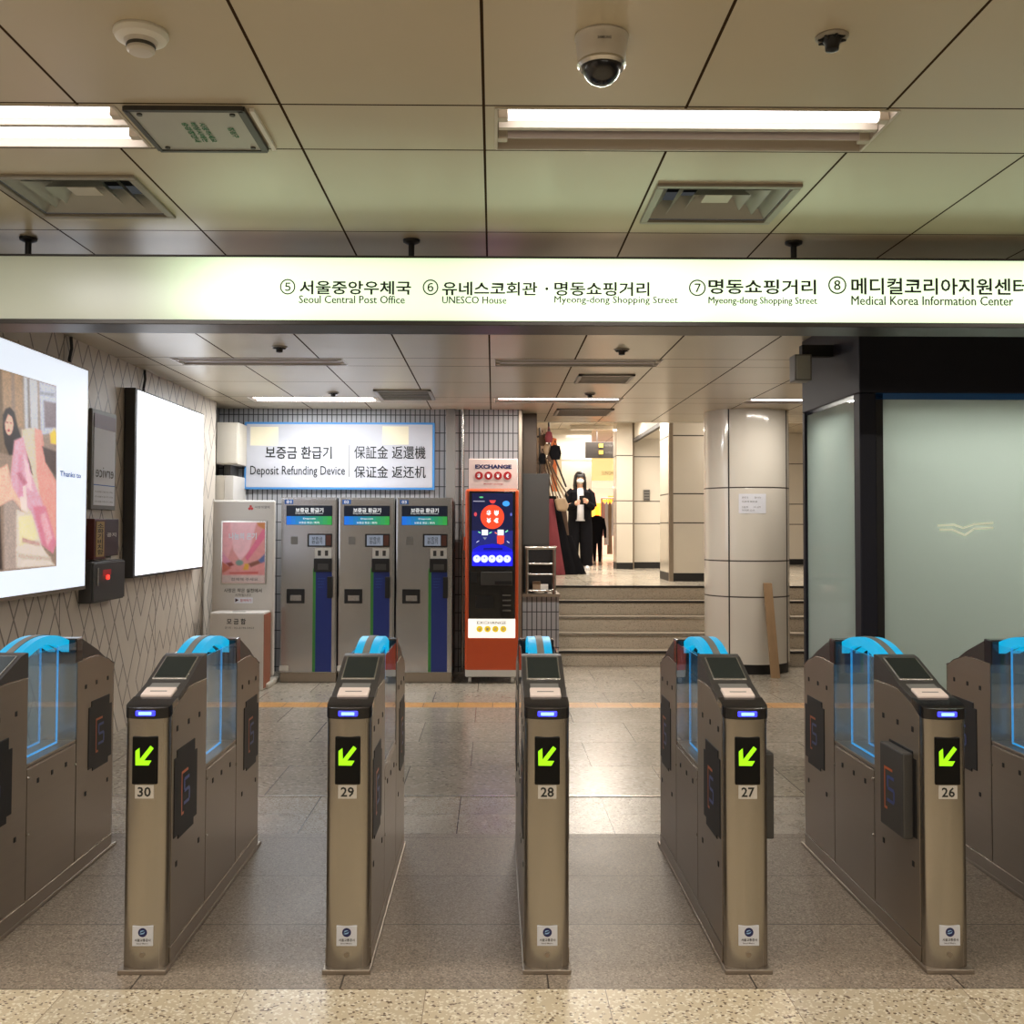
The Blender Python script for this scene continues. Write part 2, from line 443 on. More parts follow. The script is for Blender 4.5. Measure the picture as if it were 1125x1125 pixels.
# ------------------------------------------------------------------ mesh helpers
def wloc(o):
    v = Vector((0, 0, 0))
    while o is not None:
        v += o.location; o = o.parent
    return v


class MB:
    def __init__(s): s.v = []; s.f = []; s.m = []

    def add(s, vs, fs, mi=0):
        n = len(s.v); s.v += [tuple(v) for v in vs]
        for f in fs: s.f.append([i + n for i in f]); s.m.append(mi)
        return s

    def box(s, x0, x1, y0, y1, z0, z1, mi=0):
        vs = [(x0, y0, z0), (x1, y0, z0), (x1, y1, z0), (x0, y1, z0), (x0, y0, z1), (x1, y0, z1), (x1, y1, z1), (x0, y1, z1)]
        return s.add(vs, [(0, 3, 2, 1), (4, 5, 6, 7), (0, 1, 5, 4), (1, 2, 6, 5), (2, 3, 7, 6), (3, 0, 4, 7)], mi)

    def prism(s, poly, axis, a, b, mi=0):
        """poly in the plane across axis: X -> (y,z), Y -> (x,z), Z -> (x,y)"""
        def P(p, t): return {'X': (t, p[0], p[1]), 'Y': (p[0], t, p[1]), 'Z': (p[0], p[1], t)}[axis]
        n = len(poly)
        vs = [P(p, a) for p in poly] + [P(p, b) for p in poly]
        fs = [tuple(range(n)), tuple(range(2 * n - 1, n - 1, -1))] + [(i, i + n, (i + 1) % n + n, (i + 1) % n) for i in range(n)]
        return s.add(vs, fs, mi)

    def cyl(s, p0, p1, r, r2=None, n=16, mi=0, cap=True):
        p0 = Vector(p0); p1 = Vector(p1); d = (p1 - p0).normalized()
        a = d.orthogonal().normalized(); c = d.cross(a); r2 = r if r2 is None else r2
        vs = [p0 + (a * math.cos(2 * PI * i / n) + c * math.sin(2 * PI * i / n)) * r for i in range(n)] + \
             [p1 + (a * math.cos(2 * PI * i / n) + c * math.sin(2 * PI * i / n)) * r2 for i in range(n)]
        fs = [(i, (i + 1) % n, (i + 1) % n + n, i + n) for i in range(n)]
        if cap: fs += [tuple(range(n - 1, -1, -1)), tuple(range(n, 2 * n))]
        return s.add(vs, fs, mi)

    def tube(s, pts, r, n=8, mi=0):
        for a, b in zip(pts, pts[1:]): s.cyl(a, b, r, n=n, mi=mi)
        return s

    def lathe(s, c, prof, n=32, mi=0):
        """prof: [(r, z)] about a vertical axis through c"""
        k = len(prof); vs = []
        for r, z in prof:
            vs += [(c[0] + r * math.cos(2 * PI * i / n), c[1] + r * math.sin(2 * PI * i / n), c[2] + z) for i in range(n)]
        fs = [(j * n + i, j * n + (i + 1) % n, (j + 1) * n + (i + 1) % n, (j + 1) * n + i) for j in range(k - 1) for i in range(n)]
        fs += [tuple(range(n - 1, -1, -1)), tuple(range((k - 1) * n, k * n))]
        return s.add(vs, fs, mi)

    def loft(s, rings, mi=0, cap=True):
        n = len(rings[0]); vs = [p for r in rings for p in r]
        fs = [(j * n + i, j * n + (i + 1) % n, (j + 1) * n + (i + 1) % n, (j + 1) * n + i) for j in range(len(rings) - 1) for i in range(n)]
        if cap: fs += [tuple(range(n - 1, -1, -1)), tuple(range((len(rings) - 1) * n, len(rings) * n))]
        return s.add(vs, fs, mi)

    def ell(s, c, rx, ry, rz, n=16, k=10, mi=0):
        prof = []
        rings = []
        for j in range(k + 1):
            t = -PI / 2 + PI * j / k; cr = max(math.cos(t), .02)
            rings.append([(c[0] + rx * cr * math.cos(2 * PI * i / n), c[1] + ry * cr * math.sin(2 * PI * i / n), c[2] + rz * math.sin(t)) for i in range(n)])
        return s.loft(rings, mi)

    def build(s, name, mats, parent=None, bevel=0, smooth=False, segs=2, ink=None, local=False):
        me = bpy.data.meshes.new(name)
        off = Vector((0, 0, 0)) if local or parent is None else wloc(parent)
        me.from_pydata([(v[0] - off.x, v[1] - off.y, v[2] - off.z) for v in s.v], [], s.f)
        if not isinstance(mats, (list, tuple)): mats = [mats]
        for m in mats: me.materials.append(M[m] if isinstance(m, str) else m)
        me.polygons.foreach_set('material_index', s.m)
        bm = bmesh.new(); bm.from_mesh(me); bmesh.ops.recalc_face_normals(bm, faces=bm.faces); bm.to_mesh(me); bm.free()
        if smooth:
            me.polygons.foreach_set('use_smooth', [True] * len(me.polygons))
            me.set_sharp_from_angle(angle=math.radians(38))
        o = bpy.data.objects.new(name, me); COL.objects.link(o)
        if parent is not None: o.parent = parent
        if bevel:
            b = o.modifiers.new('bevel', 'BEVEL'); b.width = bevel; b.segments = segs; b.limit_method = 'ANGLE'; b.angle_limit = math.radians(40)
        return o


def box(*a, mi=0): return MB().box(*a, mi=mi)


def tag(o, label=None, cat=None, group=None, kind=None):
    if label: o['label'] = label
    if cat: o['category'] = cat
    if group: o['group'] = group
    if kind: o['kind'] = kind
    return o


def struct(o): o['kind'] = 'structure'; return o


def thing(name, loc, label, cat, group=None):
    o = bpy.data.objects.new(name, None); o.empty_display_size = .1; COL.objects.link(o); o.location = loc
    return tag(o, label, cat, group)


def copy_tree(o, parent=None, skip=()):
    c = o.copy(); COL.objects.link(c); c.parent = parent
    for ch in list(o.children):
        if ch.name.split('.')[0] not in skip: copy_tree(ch, c)
    return c


def text(body, o3, ux, uz, w, h, mat, parent, name='lettering', bold=0, res=2, local=False):
    """flat lettering fitted into the box o3 (lower left corner), directions ux / uz, size w x h"""
    c = bpy.data.curves.new(name, 'FONT'); c.body = body; c.resolution_u = res; c.offset = bold
    t = bpy.data.objects.new(name, c); COL.objects.link(t)
    dg = bpy.context.evaluated_depsgraph_get()
    me = bpy.data.meshes.new_from_object(t.evaluated_get(dg))
    bpy.data.objects.remove(t); bpy.data.curves.remove(c)
    me.name = name
    xs = [v.co.x for v in me.vertices]; ys = [v.co.y for v in me.vertices]
    x0, x1, y0, y1 = min(xs), max(xs), min(ys), max(ys)
    o3 = Vector(o3); ux = Vector(ux); uz = Vector(uz)
    off = Vector((0, 0, 0)) if local or parent is None else wloc(parent)
    if w is None: w = (x1 - x0) / (y1 - y0) * h
    for v in me.vertices:
        p = o3 + ux * ((v.co.x - x0) / (x1 - x0) * w) + uz * ((v.co.y - y0) / (y1 - y0) * h) - off
        v.co = p
    if mat == 'ink_dark':      # heavier strokes: the same outline struck twice, a hair apart
        bm = bmesh.new(); bm.from_mesh(me); base = list(bm.faces)
        for k in (1,):
            r_ = bmesh.ops.duplicate(bm, geom=base)
            sh = ux * (h * .035 * k) - ux.cross(uz) * -.0002 * k
            for g in r_['geom']:
                if isinstance(g, bmesh.types.BMVert): g.co += sh
        bm.to_mesh(me); bm.free()
    me.materials.clear(); me.materials.append(M[mat] if isinstance(mat, str) else mat)
    o = bpy.data.objects.new(name, me); COL.objects.link(o); o.parent = parent
    return o


def textY(body, px0, py0, px1, py1, y, mat, parent, name='lettering', bold=0):
    """lettering on a plane facing the hall at depth y, corners measured on the photograph"""
    a = atY(px0, py1, y); b = atY(px1, py0, y)
    return text(body, (a.x, y, a.z), (1, 0, 0), (0, 0, 1), b.x - a.x, b.z - a.z, mat, parent, name, bold)


def inks(name, mat, parent, shapes, fn, step=(0, 0, 0), local=False):
    """one printed sheet: shapes = [(rgb255, [(u,v)...])], fn maps u,v to a 3-D point; later ones lie on top"""
    mb = MB(); cols = []
    for k, (c, poly) in enumerate(shapes):
        pts = [Vector(fn(*p)) + Vector(step) * k for p in poly]
        mb.add(pts, [tuple(range(len(pts)))]); cols.append(rgb(*c))
    o = mb.build(name, mat, parent, local=local)
    me = o.data; at = me.attributes.new('ink', 'FLOAT_COLOR', 'FACE')
    # faces keep their order
    for i, c in enumerate(cols): at.data[i].color = c
    return o


def soft_print(name, mat, parent, x0, y0, x1, y1, nx, ny, shapes, fn, blur, grain=0.0):
    """a photographic print: colour field of blended shapes stored on a fine grid"""
    import numpy as np
    rs_ = np.random.RandomState(3)
    U, Vv = np.meshgrid(np.linspace(x0, x1, nx + 1), np.linspace(y0, y1, ny + 1))
    c = np.zeros(U.shape + (3,)) + np.array(rgb(*shapes[0][0])[:3])
    for sh in shapes[1:]:
        col, poly = sh[0], sh[1]; bl = sh[2] if len(sh) > 2 else blur
        p = np.array(poly, float); d = np.full(U.shape, 1e9); ins = np.zeros(U.shape, bool)
        for k in range(len(p)):
            a, b = p[k], p[(k + 1) % len(p)]; e = b - a; L2 = max((e ** 2).sum(), 1e-9)
            t = np.clip(((U - a[0]) * e[0] + (Vv - a[1]) * e[1]) / L2, 0, 1)
            d = np.minimum(d, np.hypot(U - a[0] - t * e[0], Vv - a[1] - t * e[1]))
            if a[1] != b[1]:
                cr = ((a[1] > Vv) != (b[1] > Vv)) & (U < (b[0] - a[0]) * (Vv - a[1]) / (b[1] - a[1]) + a[0]); ins ^= cr
        sd = np.where(ins, d, -d); k = np.clip(sd / bl + .5, 0, 1)[..., None]
        c = c * (1 - k) + np.array(rgb(*col)[:3]) * k
    if grain:
        g = rs_.rand(*U.shape); g = (g + np.roll(g, 1, 0) + np.roll(g, 1, 1)) / 3
        c = c * (1 + (g[..., None] - .5) * grain)
    me = bpy.data.meshes.new(name)
    off = wloc(parent)
    vs = [tuple(Vector(fn(U[j, i], Vv[j, i])) - off) for j in range(ny + 1) for i in range(nx + 1)]
    w_ = nx + 1
    me.from_pydata(vs, [], [(j * w_ + i, j * w_ + i + 1, (j + 1) * w_ + i + 1, (j + 1) * w_ + i) for j in range(ny) for i in range(nx)])
    at = me.attributes.new('ink', 'FLOAT_COLOR', 'POINT')
    flat = np.ones((U.size, 4), np.float32); flat[:, :3] = np.clip(c, 0, 1).reshape(-1, 3); at.data.foreach_set('color', flat.ravel())
    me.materials.append(M[mat]); o = bpy.data.objects.new(name, me); COL.objects.link(o); o.parent = parent
    return o


def disc(cx, cy, r, n=24, ry=None):
    ry = r if ry is None else ry
    return [(cx + r * math.cos(2 * PI * i / n), cy + ry * math.sin(2 * PI * i / n)) for i in range(n)]


def rect(x0, y0, x1, y1): return [(x0, y0), (x1, y0), (x1, y1), (x0, y1)]


# ================================================================== THE SETTING
def grid_with_holes(x0, x1, y0, y1, z, holes):
    xs = sorted({x0, x1} | {v for h in holes for v in h[:2] if x0 < v < x1}); ys = sorted({y0, y1} | {v for h in holes for v in h[2:] if y0 < v < y1})
    mb = MB()
    for a, b in zip(xs, xs[1:]):
        for c, d in zip(ys, ys[1:]):
            mx, my = (a + b) / 2, (c + d) / 2
            if any(h[0] < mx < h[1] and h[2] < my < h[3] for h in holes): continue
            mb.add([(a, c, z), (b, c, z), (b, d, z), (a, d, z)], [(0, 3, 2, 1)])
    return mb


fl = MB()
for y0, y1, mi in ((-4, 3.487, 0), (3.487, 5.22, 1), (5.22, 5.94, 2), (5.94, 8.82, 3), (8.82, 9.07, 4), (9.07, 12.0, 3)):
    fl.add([(-3.2, y0, 0), (8, y0, 0), (8, y1, 0), (-3.2, y1, 0)], [(0, 1, 2, 3)], mi)
struct(fl.build('floor', ['terrazzo', 'granite', 'band', 'stone', 'tactile']))

LX = ((-2.47, -1.20), (.005, 1.285), (2.48, 3.75))
holes = [(a, b, 3.20, 3.55) for a, b in LX] + [(-1.90, -1.39, 3.87, 4.33), (.66, 1.16, 3.93, 4.37)]
struct(grid_with_holes(-3.2, 8, -4, 5.45, ZC, holes).build('ceiling', 'ceil'))
fholes = [(a, b, 7.66, 7.96) for a, b in ((-2.42, -1.14), (.01, 1.27))] + [(a, b, 9.98, 10.32) for a, b in ((-2.40, -1.14), (.01, 1.27), (2.5, 3.7))]
fc = grid_with_holes(-3.2, 8, 5.45, 12.22, ZF, fholes)
fc.add([(-3.2, 5.45, ZC), (8, 5.45, ZC), (8, 5.45, ZF), (-3.2, 5.45, ZF)], [(0, 1, 2, 3)])
struct(fc.build('ceiling', 'ceil2'))
struct(box(-3.2, 8, 12.22, 12.3, ZF - .001, 3.6).build('ceiling', 'beige'))
struct(box(-3.2, 8, 12.3, 30, 3.36, 3.4).build('ceiling', mat_ceiling('upper_ceiling', rgb(190, 178, 156), .6, 0, [13, 14, 15, 16, 17, 18, 19, 20], .01)))

struct(box(XL - .2, XL, -4, 10.42, 0, 3.0).build('wall_left', 'leftwall'))
struct(box(XL - .5, XL - .12, 10.42, 11.2, 0, 3.0).build('wall_left_recess', 'grey_panel'))
struct(box(XL - .6, .30, YB, YB + .2, 0, 3.0).build('wall_back', 'stripe_tile'))
struct(box(-3.4, 8, -4.2, -4, 0, 3).build('wall_front', 'concrete'))
struct(box(8, 8.2, -4, 30, 0, 3.6).build('wall_right', 'concrete'))

# upper floor, its striped flank beside the stairs, the stairs
xs0 = atY(612, 680, 11.42).x
struct(box(.30, 8, 12.66, 30, ZU - .2, ZU).build('floor', 'upper'))
struct(box(.30, xs0, 11.1, 12.66, 0, ZU - .03).build('wall_flank', 'stripe_tile'))
struct(box(.28, xs0 + .012, 11.07, 12.66, ZU - .03, ZU).build('trim_1', 'steel_side'))
st = thing('staircase', (4, 11.42, 0), 'pale stone steps with dark nosing lines rising to the upper corridor', 'stairs')
N = 5; RZ = ZU / N
for i in range(N):
    y0 = 11.42 + i * .3
    b = box(xs0 + .014, 7.99, y0, 12.655, i * RZ, (i + 1) * RZ - .0); s = b.build('step', 'stair', st, bevel=.004)
    box(xs0 + .014, 7.99, y0 - .012, y0 + .05, (i + 1) * RZ - .022, (i + 1) * RZ + .003).build('nosing', 'iron' if i != 1 and i != 2 else 'steel', st)

struct(box(-2.82, 8, 5.925, 5.945, 0, .004).build('trim_2', 'silver'))

# corridor on the upper floor: far cream walls
def cream_wall(name, x0, x1, y0, y1, z1=3.36, base=.11):
    o = struct(box(x0, x1, y0, y1, ZU + base, z1).build(name, 'cream'))
    struct(box(x0 - .004, x1 + .004, y0 - .004, y1 + .004, ZU, ZU + base).build('baseboard_' + name[5:], 'black'))
    return o


pa = atY(600, 500, 19.0).x; pb = atY(650, 500, 19.0).x
cream_wall('wall_upper_far', pa, pb, 19.0, 19.6)
pa = atY(677.5, 500, 17.6).x; pb = atY(695, 500, 17.6).x
cream_wall('wall_upper_pier', pa, pb, 17.6, 18.1)
cream_wall('wall_upper_middle', pb + .06, atY(730, 500, 17.9).x + .6, 17.9, 18.2)
xc = atY(735.7, 500, 13.7).x
cream_wall('wall_upper_corner', xc, xc + 1.3, 13.7, 14.5)
cream_wall('wall_upper_side', atY(868, 500, 20.0).x - .6, 8, 19.8, 20.2)
struct(box(.30, .45, 12.9, 22, ZU, 3.36).build('wall_upper_left', 'cream'))
struct(box(-3, 8, 29.6, 29.8, ZU, 3.4).build('wall_upper_end', 'beige'))
# steel corner guards and door frame posts
for k, (x, y) in enumerate(((pb + .005, 17.85), (xc - .012, 13.68))):
    struct(box(x, x + .055, y, y + .05, ZU, 3.36).build('trim_%d' % (k + 3), 'steel_side'))
# hung shutter box over the door opening
sh = thing('shutter_box', (2.75, 14.6, 3.0), 'grey roller shutter box hung above the opening beside the cream corner wall', 'shutter')
box(2.42, 3.0, 14.55, 17.55, 3.06, 3.34).build('casing', 'beige', sh, bevel=.01)
box(2.40, 2.46, 14.55, 17.55, 3.00, 3.06).build('guide_rail', 'iron', sh)
wp = thing('wall_vent_plate', (3.1, 17.88, 1.9), 'small grey square plate fixed to the cream wall between the piers', 'plate')
a = atY(707, 550, 17.88); b = atY(714, 538, 17.88)
box(a.x, b.x, 17.875, 17.9, a.z, b.z).build('plate', 'grey_panel', wp, bevel=.004)
for k in range(4):
    z = a.z + (b.z - a.z) * (k + .5) / 4
    box(a.x + .01, b.x - .01, 17.87, 17.877, z - .008, z + .008).build('slat', 'dark_grey', wp)

# ================================================================== CEILING FITTINGS
def lamp(name, x0, x1, y0, y1, z, lit, label, depth=.07):
    t = thing(name, ((x0 + x1) / 2, (y0 + y1) / 2, z), label, 'ceiling light', 'fluorescent fixtures in the ceiling channels')
    mb = MB()
    mb.box(x0, x1, y0, y1, z + depth, z + depth + .01)
    for a in ((x0 - .004, x0 + .006, y0, y1), (x1 - .006, x1 + .004, y0, y1), (x0, x1, y0 - .004, y0 + .004), (x0, x1, y1 - .004, y1 + .004)):
        mb.box(*a, z - .003, z + depth)
    mb.build('housing', 'lamp_white', t)
    ym = (y0 + y1) / 2
    box(x0 + .01, x1 - .01, ym - .012, ym + .012, z + .002, z + depth).build('ridge', 'lamp_white', t)
    for yy, on in ((y0 + (y1 - y0) * .25, lit[0]), (y0 + (y1 - y0) * .75, lit[1])):
        r = .021 if on else .014
        MB().cyl((x0 + .04, yy, z + .018), (x1 - .04, yy, z + .018), r, n=14).build('tube', 'tube' if on else 'tube_off', t, smooth=True)
        for xx in (x0 + .006, x1 - .04):
            box(xx, xx + .034, yy - .02, yy + .02, z - .004, z + .055).build('lamp_holder', 'lamp_white', t, bevel=.004)
    return t


lamp('ceiling_light', LX[1][0], LX[1][1], 3.20, 3.55, ZC, (1, 0), 'long fluorescent fixture above the sign with its front tube lit and rear tube out')
lamp('ceiling_light', LX[0][0], LX[0][1], 3.20, 3.55, ZC, (1, 1), 'fluorescent fixture cut off by the left edge with both tubes lit')
lamp('ceiling_light', LX[2][0], LX[2][1], 3.20, 3.55, ZC, (1, 0), 'fluorescent fixture in the near ceiling to the right, outside the picture')
lamp('ceiling_light', -2.42, -1.14, 7.66, 7.96, ZF, (0, 0), 'unlit ceiling fixture beyond the sign near the left wall', .05)
lamp('ceiling_light', .01, 1.27, 7.66, 7.96, ZF, (0, 0), 'unlit ceiling fixture beyond the sign above the aisle to the stairs', .05)
lamp('ceiling_light', -2.40, -1.14, 9.98, 10.32, ZF, (1, 1), 'lit ceiling fixture above the refund machines', .04)
lamp('ceiling_light', .01, 1.27, 9.98, 10.32, ZF, (1, 0), 'lit ceiling fixture above the orange kiosk and the stairs', .04)
lamp('ceiling_light', 2.5, 3.7, 9.98, 10.32, ZF, (1, 0), 'lit ceiling fixture hidden behind the booth header', .04)
for (x, y), lb in zip(UPPER_LAMPS, ('above the stair head', 'above the person', 'right of the stair head', 'deep in the corridor on the right', 'before the far white wall')):
    t = thing('corridor_light', (x, y, 3.36), 'shallow ceiling lamp of the upper corridor ' + lb, 'ceiling light', 'lamps of the upper corridor')
    MB().box(x - .62, x + .62, y - .12, y + .12, 3.285, 3.36).build('housing', 'lamp_white', t, bevel=.01)


def vent(x0, x1, y0, y1, z, label):
    t = thing('ceiling_vent', ((x0 + x1) / 2, (y0 + y1) / 2, z), label, 'air vent', 'square ceiling air vents')
    mb = MB(); fwd = .03
    for a in ((x0 - fwd, x1 + fwd, y0 - fwd, y0), (x0 - fwd, x1 + fwd, y1, y1 + fwd), (x0 - fwd, x0, y0, y1), (x1, x1 + fwd, y0, y1)):
        mb.box(*a, z - .012, z + .001)
    mb.build('frame', 'lamp_off', t, bevel=.003)
    box(x0, x1, y0, y1, z + .12, z + .13).build('duct', 'black', t)
    cx, cy = (x0 + x1) / 2, (y0 + y1) / 2; hx, hy = (x1 - x0) / 2, (y1 - y0) / 2
    for k in range(3):       # nested diffuser cones
        s0 = 1 - .27 * k; s1 = s0 - .22
        r0 = [(cx + i * hx * s0, cy + j * hy * s0, z + .004) for i, j in ((-1, -1), (1, -1), (1, 1), (-1, 1))]
        r1 = [(cx + i * hx * s1, cy + j * hy * s1, z + .07) for i, j in ((-1, -1), (1, -1), (1, 1), (-1, 1))]
        MB().loft([r0, r1], cap=False).build('diffuser_cone', 'plate_grey', t)
    box(cx - hx * .22, cx + hx * .22, cy - hy * .22, cy + hy * .22, z + .02, z + .025).build('centre_plate', 'lamp_white', t)
    return t


vent(.66, 1.16, 3.93, 4.37, ZC, 'square louvred air vent in the near ceiling right of the centre seam')
vent(-1.90, -1.39, 3.87, 4.33, ZC, 'square louvred air vent in the near ceiling at the left')


def flat_vent(pxa, pya, pxb, pyb, label):
    a = atZ(pxa, pya, ZF); b = atZ(pxb, pyb, ZF); x0, x1 = sorted((a.x, b.x)); y0, y1 = sorted((a.y, b.y))
    t = thing('ceiling_vent', ((x0 + x1) / 2, (y0 + y1) / 2, ZF), label, 'air vent', 'square ceiling air vents')
    mb = MB()
    for q in ((x0, x1, y0, y0 + .03), (x0, x1, y1 - .03, y1), (x0, x0 + .03, y0, y1), (x1 - .03, x1, y0, y1)): mb.box(*q, ZF - .014, ZF)
    mb.build('frame', 'lamp_off', t)
    box(x0 + .03, x1 - .03, y0 + .03, y1 - .03, ZF - .004, ZF - .001).build('backing', 'dark_grey', t)
    n = 6
    for k in range(n):
        yy = y0 + .03 + (y1 - y0 - .06) * (k + .5) / n
        box(x0 + .03, x1 - .03, yy - .012, yy + .012, ZF - .012, ZF - .005).build('slat', 'lamp_off', t)


flat_vent(410, 428, 478, 438.5, 'far air vent in the ceiling above the middle refund machine')
flat_vent(636, 411, 690, 420, 'far air vent in the ceiling before the lit lamp over the stairs')
flat_vent(612, 449, 668, 456, 'farthest air vent at the ceiling edge above the stairs')

# smoke detector
p = atZ(155, 35, ZC)
sd = thing('smoke_detector', (p.x, p.y, ZC), 'round white smoke detector on the near ceiling at upper left', 'smoke detector')
MB().lathe((p.x, p.y, ZC), [(.070, 0), (.072, -.008), (.066, -.020), (.050, -.026)], 40).build('base', 'white', sd, smooth=True)
MB().lathe((p.x, p.y, ZC), [(.045, -.024), (.041, -.034), (.036, -.036), (.036, -.052), (.030, -.058), (.012, -.060)], 40).build('sensor', 'board', sd, smooth=True)
MB().lathe((p.x, p.y, ZC), [(.037, -.036), (.0385, -.040), (.037, -.045)], 32).build('slot_ring', 'dark_grey', sd, smooth=True)
# dome camera
p = atZ(661, 40, ZC)
dc = thing('dome_camera', (p.x, p.y, ZC), 'white dome security camera with dark lens dome on the near ceiling', 'security camera')
MB().lathe((p.x, p.y, ZC), [(.071, 0), (.073, -.006), (.070, -.012), (.066, -.05), (.064, -.075), (.060, -.08)], 48).build('housing', 'board', dc, smooth=True)
MB().lathe((p.x, p.y, ZC), [(.054, -.078)] + [(.054 * math.cos(t), -.078 - .056 * math.sin(t)) for t in [i * PI / 2 / 9 for i in range(1, 9)]] + [(.004, -.134)], 36).build('lens_dome', 'black_gloss', dc, smooth=True)
MB().lathe((p.x, p.y, ZC), [(.064, -.072), (.066, -.080), (.060, -.088), (.0545, -.086)], 40).build('dome_ring', 'silver', dc, smooth=True)
text('SAMSUNG', (p.x - .018, p.y - .0715, ZC - .040), (1, 0, 0), (0, 0, 1), .036, .008, 'ink_grey', dc, 'maker_mark', .03)


def speaker_fit(px, py, z, r, label):
    p = atZ(px, py, z)
    t = thing('sprinkler_head', (p.x, p.y, z), label, 'sprinkler', 'dark sprinkler heads in the ceiling')
    MB().lathe((p.x, p.y, z), [(r, 0), (r, -.004), (r * .82, -.010), (r * .6, -.006)], 28).build('flange', 'lamp_off', t, smooth=True)
    MB().lathe((p.x, p.y, z), [(r * .62, -.004), (r * .5, -.018), (r * .42, -.022), (r * .40, -.038), (.004, -.042)], 20).build('nozzle', 'black', t, smooth=True)
    for k in range(8):
        a = k * PI / 4
        c, s = math.cos(a), math.sin(a)
        MB().cyl((p.x + c * r * .5, p.y + s * r * .5, z - .012), (p.x + c * r * .85, p.y + s * r * .85, z - .009), r * .09, n=6).build('fin', 'black', t)


speaker_fit(914, 40, ZC, .044, 'black finned sprinkler head on the near ceiling right of the dome camera')
speaker_fit(307, 381, ZF, .055, 'sprinkler head in the far ceiling above the left lightboxes')
speaker_fit(366, 431, ZF, .055, 'small sprinkler head in the far ceiling before the left lit lamp')
speaker_fit(683, 384, ZF, .055, 'sprinkler head in the far ceiling above the aisle to the stairs')
speaker_fit(648, 432, ZF, .055, 'small sprinkler head in the far ceiling before the right lit lamp')

# access panel with green notice
ap = thing('access_panel', (-1.0, 3.37, ZC), 'grey ceiling panel with a faded green notice beside the left lamp', 'panel')
x0, x1 = -1.16, -.80
box(x0, x1, 3.205, 3.55, ZC - .012, ZC - .003).build('plate', 'plate_grey', ap, bevel=.003)
mb = MB()
for a in ((x0 - .006, x1 + .006, 3.195, 3.212), (x0 - .006, x1 + .006, 3.545, 3.562), (x0 - .012, x0 + .004, 3.20, 3.55), (x1 - .012, x1 + .012, 3.20, 3.55)): mb.box(*a, ZC - .016, ZC - .001)
mb.build('frame', 'dark_grey', ap)
for xx in (x0 + .03, x1 - .035):
    for yy in (3.235, 3.52): MB().cyl((xx, yy, ZC - .017), (xx, yy, ZC - .010), .009, n=12).build('screw', 'dark_grey', ap)
for k in range(3):
    text(('승강장안내', '비상시에는', '사용하세요')[k], (-1.02 + k * .028, 3.30, ZC - .0135), (0, 1, 0), (1, 0, 0), .17, .022, 'ink_green', ap, 'notice_text', .03)
text('점검구', (-.88, 3.34, ZC - .0135), (0, 1, 0), (1, 0, 0), .09, .022, 'ink_green', ap, 'notice_text', .03)
MB().box(-.775, -.76, 3.21, 3.55, ZC - .012, ZC - .001).build('side_strip', 'white', ap)

# ================================================================== HANGING SIGN
YS = 4.60
zt = atY(551, 284.3, YS).z; zb = atY(551, 353.0, YS).z
zc = (zt + zb) / 2
sg = thing('hanging_sign', (0, YS, zc), 'long backlit white exit direction sign hung across the gates', 'sign')
X0, X1 = XL + .01, 3.6
f = box(X0, X1, -.004, 0, zb - zc, zt - zc)
f = f.build('light_panel', 'sign_face', sg, local=True)
box(X0, X1, YS, YS + .20, zt, zt + .012).build('top_cap', 'sign_metal', sg, bevel=.002)
box(X0, X1, YS + .004, YS + .20, zb, zt).build('casing', 'sign_metal', sg)
mb = MB(); mb.box(X0, X1, YS - .012, YS + .21, zb - .022, zb)
mb.build('bottom_rail', 'sign_metal', sg, bevel=.003)
box(X0, X1, YS - .008, YS + .0, zt, zt + .006).build('top_rail', 'sign_metal', sg)
for px in (31, 452, 872):
    q = atY(px, 275, YS + .1)
    h = MB().cyl((q.x, YS + .1, zt), (q.x, YS + .1, ZC - .02), .014, n=12).build('hanger_rod', 'black', sg, smooth=True)
    MB().lathe((q.x, YS + .1, ZC), [(.040, -.001), (.038, -.012), (.018, -.022)], 20).build('ceiling_flange', 'black', h, smooth=True).parent = h
    h.children[0].location = (0, 0, 0)
YT = YS - .0075
for s, a, b, c, d, m_, bo in (
        ('⑤', 307.5, 306.5, 324.5, 323.5, 'ink', .006), ('서울중앙우체국', 329, 308.8, 451.7, 323.3, 'ink', .02), ('Seoul Central Post Office', 328.3, 325, 444.5, 333, 'ink_dark', .0),
        ('⑥', 464.4, 307, 481.6, 324.2, 'ink', .006), ('유네스코회관', 485.7, 309.8, 590.5, 324.3, 'ink', .02), ('·', 599, 315.5, 602.5, 319, 'ink', .03), ('명동쇼핑거리', 609, 310, 713.5, 325, 'ink', .02),
        ('UNESCO House', 485.7, 325.7, 556.3, 333.4, 'ink_dark', .0), ('Myeong-dong Shopping Street', 609, 325.7, 744.5, 335, 'ink_dark', .0),
        ('⑦', 756.9, 307.2, 775.3, 325.2, 'ink', .006), ('명동쇼핑거리', 778.3, 307.2, 896.5, 323, 'ink', .02), ('Myeong-dong Shopping Street', 778.3, 326.5, 897.5, 335.8, 'ink_dark', .0),
        ('⑧', 910, 303.5, 929.8, 323, 'ink', .006), ('메디컬코리아지원센터', 935.3, 306, 1129, 323.5, 'ink', .02), ('Medical Korea Information Center', 935.3, 325.8, 1113, 335, 'ink_dark', .0)):
    textY(s, a, b, c, d, YT, m_, sg, 'lettering', bo)

# ================================================================== TICKET GATES
HW = .0765; GL = 1.40
PT = [(0, .877), (.03, .885), (.09, .915), (.22, .950), (.30, .952), (.46, .948)]      # top edge of the steel body
HT = [(0, .912), (.012, .917), (.05, .926), (.09, .934), (.215, .966), (.235, .975), (.40, 1.038), (.445, 1.047), (.46, 1.044)]   # top of the dark head


